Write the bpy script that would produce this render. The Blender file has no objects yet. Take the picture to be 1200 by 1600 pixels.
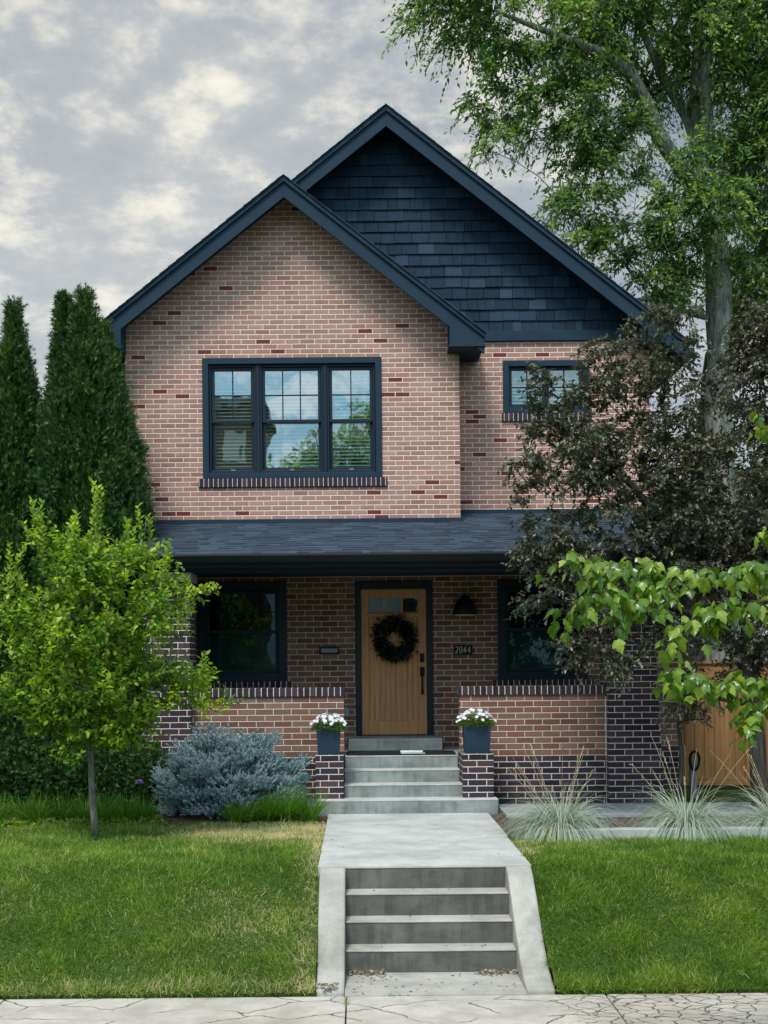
import bpy, math, random
import numpy as np
from mathutils import Matrix, Vector
R = math.radians
random.seed(7)
rng = np.random.default_rng(11)
scene = bpy.context.scene
COL = scene.collection

# ------------------------------------------------------------------ camera
cam_d = bpy.data.cameras.new('camera'); cam = bpy.data.objects.new('camera', cam_d); COL.objects.link(cam)
cam.location = (0, 0, 2.55)
cam.rotation_euler = (Matrix.Rotation(R(90), 3, 'X') @ Matrix.Rotation(R(-0.5), 3, 'Z')).to_euler()
cam_d.sensor_fit = 'VERTICAL'; cam_d.sensor_height = 36; cam_d.lens = 45.0
cam_d.shift_x = 0.025; cam_d.shift_y = 0.1469
cam_d.clip_start = 0.05; cam_d.clip_end = 3000
scene.camera = cam

# ------------------------------------------------------------------ light and exposure
SUN_EL, SUN_AZ = 60.0, 206.0          # degrees; azimuth clockwise from +Y (200 = behind the photographer, to the left)
sun_d = bpy.data.lights.new('sun', 'SUN'); sun = bpy.data.objects.new('sun', sun_d); COL.objects.link(sun)
sun_d.energy = 2.6; sun_d.angle = R(16); sun_d.color = (1.0, .95, .88)
sd = Vector((math.sin(R(SUN_AZ)) * math.cos(R(SUN_EL)), math.cos(R(SUN_AZ)) * math.cos(R(SUN_EL)), math.sin(R(SUN_EL))))
sun.rotation_euler = sd.to_track_quat('Z', 'Y').to_euler()
sun.location = (0, 5, 30)
scene.view_settings.view_transform = 'Standard'
scene.view_settings.look = 'None'
scene.view_settings.exposure = 0.5
scene.view_settings.gamma = 1.0
scene.view_settings.use_curve_mapping = False
scene.render.engine = 'CYCLES'
cy = scene.cycles
cy.use_denoising = True
cy.max_bounces = 7; cy.diffuse_bounces = 3; cy.glossy_bounces = 4; cy.transmission_bounces = 4; cy.transparent_max_bounces = 12
cy.caustics_reflective = False; cy.caustics_refractive = False
cy.sample_clamp_indirect = 6

# ------------------------------------------------------------------ node helper
class NT:
    def __init__(s, tree):
        s.t = tree; s.n = tree.nodes; s.l = tree.links
    def new(s, kind, **kw):
        n = s.n.new(kind)
        for k, v in kw.items(): setattr(n, k, v)
        return n
    def put(s, sock, v):
        if isinstance(v, bpy.types.NodeSocket): s.l.new(v, sock)
        elif v is not None: sock.default_value = v
    def math(s, op, a, b=None, c=None, clamp=False):
        n = s.new('ShaderNodeMath', operation=op); n.use_clamp = clamp
        s.put(n.inputs[0], a)
        if b is not None: s.put(n.inputs[1], b)
        if c is not None: s.put(n.inputs[2], c)
        return n.outputs[0]
    def vmath(s, op, a, b=None):
        n = s.new('ShaderNodeVectorMath', operation=op); s.put(n.inputs[0], a)
        if b is not None: s.put(n.inputs[1], b)
        return n.outputs['Value'] if op in ('DOT_PRODUCT', 'LENGTH') else n.outputs[0]
    def comb(s, x, y, z=0.0):
        n = s.new('ShaderNodeCombineXYZ')
        for i, v in enumerate((x, y, z)): s.put(n.inputs[i], v)
        return n.outputs[0]
    def sep(s, v):
        n = s.new('ShaderNodeSeparateXYZ'); s.put(n.inputs[0], v); return n.outputs
    def mixc(s, f, a, b, blend='MIX'):
        n = s.new('ShaderNodeMix', data_type='RGBA', blend_type=blend)
        s.put(n.inputs[0], f); s.put(n.inputs[6], c4(a)); s.put(n.inputs[7], c4(b)); return n.outputs[2]
    def mixf(s, f, a, b):
        n = s.new('ShaderNodeMix', data_type='FLOAT')
        s.put(n.inputs[0], f); s.put(n.inputs[2], a); s.put(n.inputs[3], b); return n.outputs[0]
    def noise(s, vec, scale, detail=3, rough=.55, dist=0.0, dim='3D'):
        n = s.new('ShaderNodeTexNoise', noise_dimensions=dim); s.put(n.inputs['Vector'], vec)
        n.inputs['Scale'].default_value = scale; n.inputs['Detail'].default_value = detail
        n.inputs['Roughness'].default_value = rough; n.inputs['Distortion'].default_value = dist
        return n.outputs['Fac']
    def ramp(s, f, stops, interp='LINEAR'):
        n = s.new('ShaderNodeValToRGB'); cr = n.color_ramp; cr.interpolation = interp
        while len(cr.elements) < len(stops): cr.elements.new(.5)
        for e, (p, c) in zip(cr.elements, stops):
            e.position = p; e.color = c4(c)
        s.put(n.inputs[0], f); return n.outputs[0]
    def smooth(s, v, a, b):
        n = s.new('ShaderNodeMapRange', interpolation_type='SMOOTHSTEP')
        s.put(n.inputs[0], v); n.inputs[1].default_value = a; n.inputs[2].default_value = b
        n.inputs[3].default_value = 0; n.inputs[4].default_value = 1
        return n.outputs[0]
    def scale(s, vec, sx, sy, sz):
        return s.vmath('MULTIPLY', vec, (sx, sy, sz))

def c4(c):
    if isinstance(c, bpy.types.NodeSocket) or c is None: return c
    return tuple(c) + ((1.0,) if len(c) == 3 else ())
def S(r, g, b):
    f = lambda u: (u / 255 / 12.92) if u <= 10 else ((u / 255 + .055) / 1.055) ** 2.4
    return (f(r), f(g), f(b))

# ------------------------------------------------------------------ world: Nishita sky under broken cloud
world = bpy.data.worlds.new('World'); scene.world = world; world.use_nodes = True
w = NT(world.node_tree); w.n.clear()
sky = w.new('ShaderNodeTexSky', sky_type='NISHITA'); sky.sun_disc = False
sky.sun_elevation = R(SUN_EL); sky.sun_rotation = R(SUN_AZ); sky.air_density = 1.2; sky.dust_density = 1.5
tc = w.new('ShaderNodeTexCoord').outputs['Generated']
d = w.sep(tc)
den = w.math('ADD', w.math('MAXIMUM', d[2], 0.0), .22)
pp = w.comb(w.math('DIVIDE', d[0], den), w.math('DIVIDE', d[1], den), 0.0)
pp = w.vmath('ADD', pp, (3.1, 1.7, 0.0))
n1 = w.noise(w.scale(pp, 1.0, .95, 1), 8.5, 9, .60, .08)
n2 = w.noise(w.vmath('ADD', pp, (9, 4, 2)), 2.2, 4, .5, .1)
nmix = w.math('ADD', w.math('MULTIPLY', n1, .66), w.math('MULTIPLY', n2, .34))
cloud = w.ramp(nmix, [(.34, (.120, .165, .225)), (.43, (.175, .217, .275)), (.50, (.255, .288, .328)), (.58, (.375, .392, .405)), (.70, (.56, .56, .54))])
glow_dir = Vector((-.150, .94, .315)).normalized()
gd = w.vmath('DOT_PRODUCT', tc, tuple(glow_dir))
glow = w.smooth(gd, .950, .9995)
glow2 = w.smooth(w.vmath('DOT_PRODUCT', tc, tuple(Vector((.065, .94, .40)).normalized())), .982, 1.0)
gl = w.math('MAXIMUM', glow, w.math('MULTIPLY', glow2, .75))
hole = w.smooth(n1, .46, .70)
cloud = w.mixc(w.math('MULTIPLY', w.math('MULTIPLY', hole, gl), .70), cloud, (.95, .88, .70))
cloud = w.mixc(w.math('MULTIPLY', gl, .40), cloud, (.64, .61, .54))
low = w.math('SUBTRACT', 1.0, w.smooth(d[2], .02, .42))
cloud = w.mixc(w.math('MULTIPLY', low, .55), cloud, (.50, .50, .51))
# the half of the sky behind the photographer is clearer and brighter
front = w.smooth(w.math('MULTIPLY', d[1], -1.0), -.15, .65)
clear = w.mixc(w.smooth(nmix, .46, .6), (.62, 1.0, 1.28), (1.5, 1.55, 1.6))
clear = w.vmath('MULTIPLY', clear, w.comb(*[w.mixf(w.smooth(d[2], .05, .62), .33, 1.15)] * 3))
cloud = w.mixc(front, cloud, clear)
sk = w.vmath('MULTIPLY', sky.outputs[0], (.1, .1, .1))
col = w.mixc(.88, sk, cloud)
gnd = w.smooth(d[2], -.02, .0)
col = w.mixc(gnd, (.10, .11, .09), col)
bg = w.new('ShaderNodeBackground'); w.put(bg.inputs[0], col); bg.inputs[1].default_value = 1.0
out = w.new('ShaderNodeOutputWorld'); w.l.new(bg.outputs[0], out.inputs[0])
try: world.cycles.sampling_method = 'AUTOMATIC'
except Exception: pass

# ------------------------------------------------------------------ materials
MATS = {}
def mat(name):
    m = bpy.data.materials.new(name); m.use_nodes = True; t = NT(m.node_tree); t.n.clear()
    o = t.new('ShaderNodeOutputMaterial'); MATS[name] = m
    return m, t, o
def bump(t, h, strength=.4, dist=.01):
    n = t.new('ShaderNodeBump'); n.inputs['Strength'].default_value = strength; n.inputs['Distance'].default_value = dist
    t.put(n.inputs['Height'], h); return n.outputs[0]
def princ(t, o, base, rough=.6, spec=.4, metal=0.0, normal=None, **kw):
    p = t.new('ShaderNodeBsdfPrincipled')
    t.put(p.inputs['Base Color'], c4(base)); t.put(p.inputs['Roughness'], rough)
    p.inputs['Specular IOR Level'].default_value = spec; p.inputs['Metallic'].default_value = metal
    if normal is not None: t.put(p.inputs['Normal'], normal)
    for k, v in kw.items(): t.put(p.inputs[k.replace('_', ' ')], v)
    t.l.new(p.outputs[0], o.inputs[0]); return p
def obc(t): return t.new('ShaderNodeTexCoord').outputs['Object']
def uv_faces(t):
    p = t.sep(obc(t)); nn = t.sep(t.new('ShaderNodeTexCoord').outputs['Normal'])
    ax = t.math('GREATER_THAN', t.math('ABSOLUTE', nn[0]), .6)
    az = t.math('GREATER_THAN', t.math('ABSOLUTE', nn[2]), .6)
    u = t.mixf(ax, p[0], t.math('ADD', p[1], .037)); v = t.mixf(az, p[2], p[1])
    return u, v

def brick_mat(name, course, length, stops, mortar, accent=None, accent_p=.03, mw=.010, off=(0, 0), running=True, var=.16, flush=.9):
    m, t, o = mat(name)
    u, v = uv_faces(t)
    wob = t.math('MULTIPLY', t.math('SUBTRACT', t.noise(obc(t), 26, 3, .7), .5), .0075)
    wob2 = t.math('MULTIPLY', t.math('SUBTRACT', t.noise(t.vmath('ADD', obc(t), (5, 3, 8)), 19, 3, .7), .5), .0070)
    u = t.math('ADD', t.math('ADD', u, off[0] + 50 * length), wob); v = t.math('ADD', t.math('ADD', v, off[1]), wob2)
    cv = t.math('DIVIDE', v, course); row = t.math('FLOOR', cv)
    par = t.math('MULTIPLY', t.math('MODULO', row, 2.0), .5 if running else 0.0)
    jit = t.new('ShaderNodeTexWhiteNoise', noise_dimensions='1D'); t.put(jit.inputs['W'], row)
    cu = t.math('ADD', t.math('DIVIDE', u, length), par)
    if running: cu = t.math('ADD', cu, t.math('MULTIPLY', jit.outputs[0], .07))
    colm = t.math('FLOOR', cu)
    fu = t.math('FRACT', cu); fv = t.math('FRACT', cv)
    du = t.math('MULTIPLY', t.math('MINIMUM', fu, t.math('SUBTRACT', 1.0, fu)), length)
    dv = t.math('MULTIPLY', t.math('MINIMUM', fv, t.math('SUBTRACT', 1.0, fv)), course)
    dist = t.math('MINIMUM', du, dv) if running else du
    mask = t.smooth(dist, mw * .5 - .0012, mw * .5 + .0012)        # 1 on brick
    wn = t.new('ShaderNodeTexWhiteNoise', noise_dimensions='3D'); t.put(wn.inputs['Vector'], t.comb(colm, row, 3.3))
    r1 = t.sep(wn.outputs['Color'])
    base = t.ramp(r1[0], stops, 'CONSTANT')
    base = t.mixc(1.0, base, t.mixc(r1[1], (1 - var,) * 3, (1 + var,) * 3), 'MULTIPLY')
    if accent:
        base = t.mixc(t.math('GREATER_THAN', r1[2], 1 - accent_p), base, accent)
    mott = t.noise(obc(t), 60, 4, .7)
    base = t.mixc(t.math('MULTIPLY', t.smooth(mott, .45, .75), .30), base, t.mixc(.5, base, (.06, .05, .05)))
    mc = t.mixc(t.noise(obc(t), 30, 3), tuple(x * .82 for x in mortar), tuple(min(1, x * 1.15) for x in mortar))
    colr = t.mixc(mask, mc, base)
    big = t.noise(obc(t), .8, 4, .6)
    colr = t.mixc(1.0, colr, t.mixc(big, (.86, .85, .84), (1.1, 1.1, 1.1)), 'MULTIPLY')
    sp_ = t.noise(t.scale(obc(t), 5, 5, 1.2), 1.5, 5, .65)
    colr = t.mixc(t.math('MULTIPLY', t.smooth(sp_, .55, .75), .28), colr, t.mixc(1.0, colr, (.62, .60, .58), 'MULTIPLY'))
    hgt = t.math('ADD', t.math('MULTIPLY', t.smooth(dist, mw * .25, mw * .5 + .003), 1.0), t.math('MULTIPLY', t.noise(obc(t), 120, 3, .7), .25))
    nb = bump(t, hgt, .9, .006)
    princ(t, o, colr, .88, .25, normal=nb)
    return m

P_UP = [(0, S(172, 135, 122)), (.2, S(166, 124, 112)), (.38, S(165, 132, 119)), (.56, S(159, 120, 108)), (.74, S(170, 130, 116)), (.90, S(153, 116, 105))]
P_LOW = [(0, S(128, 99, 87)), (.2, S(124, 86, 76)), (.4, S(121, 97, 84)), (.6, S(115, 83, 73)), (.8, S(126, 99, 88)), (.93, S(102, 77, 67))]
P_DARK = [(0, S(56, 46, 56)), (.25, S(66, 52, 58)), (.5, S(48, 44, 56)), (.75, S(72, 56, 60)), (.9, S(42, 38, 48))]
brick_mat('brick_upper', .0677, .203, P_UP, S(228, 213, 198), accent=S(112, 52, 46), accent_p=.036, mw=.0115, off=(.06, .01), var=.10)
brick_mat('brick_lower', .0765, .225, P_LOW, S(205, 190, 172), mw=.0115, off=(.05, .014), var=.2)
brick_mat('brick_dark', .0765, .222, P_DARK, S(205, 194, 184), mw=.0115, off=(.02, .014), var=.25)
brick_mat('brick_soldier', .30, .0765, P_DARK, S(210, 203, 196), mw=.0105, running=False, var=.25)
brick_mat('brick_sill', .30, .0660, P_DARK, S(206, 200, 196), mw=.009, running=False, var=.25)

def paint(name, colr, rough=.45, spec=.4, grain=.0, n=.25):
    m, t, o = mat(name)
    ns = t.noise(obc(t), 3.0, 5, .6)
    fine = t.noise(t.scale(obc(t), 14, 14, 60), 3.0, 3, .7)
    c = t.mixc(1.0, colr, t.mixc(ns, (1 - n,) * 3, (1 + n,) * 3), 'MULTIPLY')
    nb = bump(t, fine, .15 + grain, .004)
    rr = t.mixf(ns, rough - .07, rough + .1)
    princ(t, o, c, rr, spec, normal=nb); return m
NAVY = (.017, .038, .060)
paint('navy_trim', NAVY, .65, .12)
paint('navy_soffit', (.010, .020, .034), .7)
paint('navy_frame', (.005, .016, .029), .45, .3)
paint('black_metal', (.008, .009, .011), .55, .25)
paint('navy_pot', (.012, .034, .058), .45, .4)
paint('white_paint', (.72, .72, .70), .5)
paint('cream_stone', (.38, .35, .30), .85, .2)
paint('soil', (.035, .025, .018), 1.0, .1, .5, .5)
paint('grey_metal', (.20, .23, .25), .45, .5)
paint('paper', (.55, .56, .56), .8, .2)
paint('number_metal', (.62, .58, .50), .35, .6)
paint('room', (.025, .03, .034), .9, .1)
paint('roller_shade', (.10, .19, .20), .8, .1)
paint('blind', (.50, .60, .60), .6, .3)
paint('lamp_glass', (.55, .54, .50), .3, .5)
paint('chair_wood', (.22, .085, .035), .6, .3)

# painted cedar shakes, tone varies by shake
def tone(t): return t.new('ShaderNodeAttribute', attribute_name='tone').outputs['Fac']
m, t, o = mat('shake_navy')
st = t.noise(t.scale(obc(t), 55, 1, 2.5), 2.2, 4, .65)
c = t.ramp(tone(t), [(0, (.006, .016, .030)), (.5, (.009, .024, .043)), (.85, (.014, .034, .058)), (1, (.026, .052, .078))])
c = t.mixc(t.math('MULTIPLY', t.smooth(st, .4, .75), .45), c, (.032, .066, .100))
princ(t, o, c, .72, .14, normal=bump(t, st, .5, .004))
m, t, o = mat('asphalt_shingle')
g = t.noise(obc(t), 180, 2, .7)
c = t.ramp(tone(t), [(0, (.010, .019, .034)), (.5, (.019, .033, .054)), (1, (.034, .054, .080))])
c = t.mixc(t.math('MULTIPLY', g, .35), c, (.055, .08, .11))
princ(t, o, c, .85, .3, normal=bump(t, g, .5, .003))

def concrete(name, base, stain=(.10, .11, .10), stain_amt=.5, streak=False, cracks=0, bump_s=.35, rough=.85):
    m, t, o = mat(name)
    p = obc(t)
    a = t.noise(p, 2.3, 7, .68); b = t.noise(p, 26, 5, .7); cfine = t.noise(p, 130, 3, .7)
    c = t.mixc(t.smooth(a, .3, .7), tuple(x * .76 for x in base), tuple(x * 1.16 for x in base))
    c = t.mixc(t.math('MULTIPLY', t.smooth(b, .45, .8), .35), c, tuple(x * .6 for x in base))
    c = t.mixc(t.math('MULTIPLY', t.smooth(cfine, .52, .75), .25), c, tuple(min(1, x * 1.35) for x in base))
    if streak:
        s1 = t.noise(t.scale(p, 9, 9, .8), 1.2, 5, .65)
        s2 = t.noise(t.scale(p, 1.6, 1.6, 4.0), 1.5, 6, .65)
        c = t.mixc(t.math('MULTIPLY', t.smooth(t.math('ADD', t.math('MULTIPLY', s1, .5), t.math('MULTIPLY', s2, .5)), .44, .64), stain_amt), c, stain)
    else:
        c = t.mixc(t.math('MULTIPLY', t.smooth(t.noise(t.vmath('ADD', p, (7, 2, 5)), 1.1, 6, .65), .5, .75), stain_amt), c, stain)
    h = t.math('ADD', t.math('MULTIPLY', b, .6), t.math('MULTIPLY', cfine, .4))
    if cracks:
        dv = t.vmath('MULTIPLY', t.vmath('SUBTRACT', t.comb(t.noise(p, 5, 3), t.noise(t.vmath('ADD', p, (3, 9, 1)), 5, 3), 0), (.5, .5, 0)), (.16, .16, 0))
        pv = t.vmath('ADD', p, dv)
        xs = t.sep(p)
        rt = t.smooth(xs[0], 1.25, 1.9)                        # alligator cracking to the right
        def vor(sc):
            n = t.new('ShaderNodeTexVoronoi', feature='DISTANCE_TO_EDGE', voronoi_dimensions='2D')
            t.put(n.inputs['Vector'], t.scale(pv, 1, 1.6, 1)); n.inputs['Scale'].default_value = sc
            return n.outputs['Distance']
        k1 = t.math('SUBTRACT', 1.0, t.smooth(vor(1.5), .002, .014))
        k1 = t.math('MULTIPLY', k1, t.smooth(t.noise(p, 2.3, 2), .43, .52))
        k2 = t.math('MULTIPLY', t.math('SUBTRACT', 1.0, t.smooth(vor(6.5), .012, .06)), rt)
        k2 = t.math('MULTIPLY', k2, t.smooth(t.noise(p, 1.7, 3), .25, .42))
        k = t.math('MAXIMUM', k1, k2)
        c = t.mixc(t.math('MULTIPLY', rt, .45), c, t.mixc(.5, c, (.34, .29, .22)))
        ed_ = t.math('SUBTRACT', 1.0, t.smooth(vor(1.5), .0, .05)); c = t.mixc(t.math('MULTIPLY', t.math('MULTIPLY', ed_, t.smooth(t.noise(p, 2.3, 2), .43, .52)), .25), c, (.16, .14, .11))
        c = t.mixc(t.math('MULTIPLY', k, .85), c, (.035, .032, .026))
        h = t.math('SUBTRACT', h, t.math('MULTIPLY', k, 4.0))
    princ(t, o, c, rough, .25, normal=bump(t, h, bump_s, .006))
    return m
concrete('concrete_walk', (.42, .425, .405), (.27, .275, .255), .55)
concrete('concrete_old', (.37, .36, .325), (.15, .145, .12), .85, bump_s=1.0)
concrete('concrete_riser_shaded', (.125, .125, .112), (.05, .052, .046), .75, streak=True, bump_s=.7)  # stained, and base darkened to paint in the shade on the riser faces
concrete('concrete_porch', (.25, .28, .27), (.085, .10, .09), .6, streak=True)  # stained; kept darker than the treads so riser shade is in the colour
concrete('concrete_sidewalk', (.44, .41, .365), (.27, .235, .19), .6, cracks=1, bump_s=.7)
concrete('concrete_grey', (.28, .30, .30), (.18, .19, .19), .5)
concrete('asphalt_road', (.055, .055, .056), (.035, .035, .035), .5)

m, t, o = mat('lawn_soil')
a = t.noise(obc(t), 2.0, 5, .6); b = t.noise(obc(t), 45, 4, .7)
c = t.mixc(a, (.05, .10, .016), (.085, .14, .028)); c = t.mixc(t.smooth(b, .4, .7), c, (.022, .034, .010))
princ(t, o, c, 1.0, .1, normal=bump(t, b, .9, .03))
m, t, o = mat('mulch')
v = t.new('ShaderNodeTexVoronoi'); t.put(v.inputs['Vector'], t.scale(obc(t), 1, 1, 1)); v.inputs['Scale'].default_value = 38
c = t.ramp(t.sep(v.outputs['Color'])[0], [(0, (.035, .022, .016)), (.5, (.085, .06, .045)), (1, (.16, .125, .10))])
princ(t, o, c, 1.0, .1, normal=bump(t, v.outputs['Distance'], 1.0, .02))

def wood(name, c1, c2, axis='z', rough=.6, scale=1.0, boards=0):
    m, t, o = mat(name); p = obc(t)
    s = {'z': (22, 22, 1.1), 'x': (1.1, 22, 22)}[axis]
    g = t.noise(t.scale(p, *[q * scale for q in s]), 1.6, 5, .6, .6)
    c = t.mixc(t.smooth(g, .3, .7), c1, c2)
    if boards:
        wn = t.new('ShaderNodeTexWhiteNoise', noise_dimensions='1D')
        t.put(wn.inputs['W'], t.math('FLOOR', t.math('DIVIDE', t.sep(p)[0], boards)))
        c = t.mixc(1.0, c, t.mixc(wn.outputs[0], (.82, .80, .78), (1.12, 1.12, 1.12)), 'MULTIPLY')
    princ(t, o, c, rough, .3, normal=bump(t, g, .25, .003)); return m
wood('door_wood', (.44, .215, .088), (.58, .32, .14))
wood('fence_wood', (.27, .125, .040), (.38, .20, .070), boards=.137)
wood('fence_rail_wood', (.27, .125, .040), (.37, .19, .070), axis='x')

# glass: mirror-like coated pane over a dim view of the room
def glass_mat(name, refl, tint, fac):
    m, t, o = mat(name)
    gl = t.new('ShaderNodeBsdfGlossy'); gl.inputs['Roughness'].default_value = .015; gl.inputs['Color'].default_value = c4(refl)
    nb = bump(t, t.noise(t.scale(obc(t), 1, 1, .7), 2.6, 2, .5), .10, .02); t.put(gl.inputs['Normal'], nb)
    tr = t.new('ShaderNodeBsdfTransparent'); tr.inputs['Color'].default_value = c4(tint)
    mx = t.new('ShaderNodeMixShader'); mx.inputs[0].default_value = fac
    t.l.new(tr.outputs[0], mx.inputs[1]); t.l.new(gl.outputs[0], mx.inputs[2]); t.l.new(mx.outputs[0], o.inputs[0])
glass_mat('pane_glass', (.82, .98, 1.0), (.74, .93, .93), .55)
glass_mat('pane_mid', (.62, .85, .88), (.60, .82, .80), .34)
glass_mat('pane_dark', (.55, .75, .85), (.26, .44, .42), .06)

def foliage(name, stops, trans=.35, tcol=None, rough=.5, spec=.35, vary=None):
    m, t, o = mat(name)
    c = t.ramp(tone(t), stops)
    if vary is not None:
        c = t.mixc(t.smooth(t.noise(obc(t), vary[0], 2), .38, .62), c, t.mixc(1.0, c, vary[1], 'MULTIPLY'))
    p = t.new('ShaderNodeBsdfPrincipled'); t.put(p.inputs['Base Color'], c)
    p.inputs['Roughness'].default_value = rough; p.inputs['Specular IOR Level'].default_value = spec
    tr = t.new('ShaderNodeBsdfTranslucent')
    t.put(tr.inputs['Color'], t.mixc(1.0, c, tcol or (1.5, 1.6, .7), 'MULTIPLY'))
    mx = t.new('ShaderNodeMixShader'); mx.inputs[0].default_value = trans
    t.l.new(p.outputs[0], mx.inputs[1]); t.l.new(tr.outputs[0], mx.inputs[2]); t.l.new(mx.outputs[0], o.inputs[0])
    return m
foliage('leaf_big', [(0, (.070, .13, .050)), (.4, (.135, .23, .065)), (.75, (.26, .38, .075)), (1, (.40, .48, .15))], .5, vary=(.9, (.72, .86, 1.15)))
foliage('leaf_young', [(0, (.10, .17, .018)), (.5, (.25, .37, .03)), (.85, (.44, .56, .06)), (1, (.56, .62, .12))], .5, vary=(3.0, (.50, .68, .85)))
foliage('leaf_maple', [(0, (.06, .14, .02)), (.4, (.14, .26, .03)), (.8, (.33, .44, .05)), (1, (.52, .58, .20))], .5, (1.7, 1.6, .35), rough=.30, spec=.7, vary=(26.0, (.72, .82, .8)))
foliage('leaf_crab', [(0, (.042, .062, .042)), (.35, (.078, .105, .066)), (.6, (.105, .118, .080)), (.8, (.095, .085, .066)), (.95, (.17, .20, .08)), (1, (.12, .07, .050))], .25, (1.3, 1.3, .75), rough=.38, spec=.5, vary=(1.0, (1.08, .95, .90)))
foliage('leaf_cedar', [(0, (.014, .040, .008)), (.5, (.034, .088, .014)), (.85, (.085, .165, .025)), (1, (.19, .20, .05))], .25, vary=(2.6, (.62, .74, .9)))
foliage('needle_blue', [(0, (.15, .25, .275)), (.5, (.25, .38, .40)), (1, (.40, .53, .54))], .1, (1, 1, 1), rough=.6)
foliage('blade_lawn', [(0, (.045, .105, .010)), (.45, (.14, .245, .022)), (.70, (.31, .43, .05)), (.76, (.36, .42, .10)), (.80, (.56, .46, .24)), (1, (.76, .64, .40))], .30, vary=(1.1, (.74, .84, .75)))
foliage('blade_border', [(0, (.04, .13, .010)), (.6, (.09, .23, .018)), (.9, (.19, .32, .04)), (1, (.40, .40, .15))], .35)
foliage('blade_oat', [(0, (.48, .36, .18)), (.22, (.56, .47, .29)), (.32, (.26, .34, .25)), (.7, (.36, .46, .38)), (1, (.54, .61, .50))], .25, (1, 1, 1))
foliage('petal_white', [(0, (.70, .74, .80)), (1, (.86, .88, .9))], .3, (1, 1, 1))
foliage('petal_purple', [(0, (.35, .22, .60)), (1, (.5, .35, .75))], .3, (1, 1, 1))
foliage('leaf_pot', [(0, (.03, .10, .012)), (1, (.09, .2, .03))], .3)
foliage('leaf_wreath', [(0, (.008, .018, .010)), (.8, (.018, .030, .016)), (1, (.05, .055, .035))], .1)
foliage('litter', [(0, (.05, .035, .02)), (.5, (.22, .17, .10)), (1, (.55, .50, .42))], .1, (1, 1, 1))

def bark(name, c1, c2, sc=1.0):
    m, t, o = mat(name); p = obc(t)
    g = t.noise(t.scale(p, 9 * sc, 9 * sc, 1.6 * sc), 1.8, 6, .65, .8); f = t.noise(p, 40, 4, .7)
    c = t.mixc(t.smooth(g, .35, .65), c1, c2); c = t.mixc(t.math('MULTIPLY', f, .4), c, tuple(x * .6 for x in c1))
    princ(t, o, c, .9, .15, normal=bump(t, g, 1.0, .03)); return m
bark('bark_big', (.11, .115, .10), (.40, .39, .34))
bark('bark_dark', (.035, .03, .026), (.10, .09, .078))
bark('bark_young', (.13, .12, .10), (.28, .265, .23), 2.5)
bark('bark_twig', (.05, .04, .028), (.10, .085, .05), 3)

# ------------------------------------------------------------------ objects
def link(name, me, m=None, parent=None):
    o = bpy.data.objects.new(name, me); COL.objects.link(o)
    if m and me: me.materials.append(MATS[m])
    if parent is not None:
        o.parent = parent; o.matrix_parent_inverse = Matrix.Translation(-wloc(parent))
    return o
def wloc(o):
    return Vector(o['_w']) if '_w' in o.keys() else Vector((0, 0, 0))
def thing(name, label, cat, loc=(0, 0, 0), group=None, kind=None):
    o = bpy.data.objects.new(name, None); COL.objects.link(o); o.location = loc; o['_w'] = list(loc)
    o.empty_display_size = .2
    return tag(o, label, cat, group, kind)
def tag(o, label=None, cat=None, group=None, kind=None):
    if label: o['label'] = label
    if cat: o['category'] = cat
    if group: o['group'] = group
    if kind: o['kind'] = kind
    return o

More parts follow.
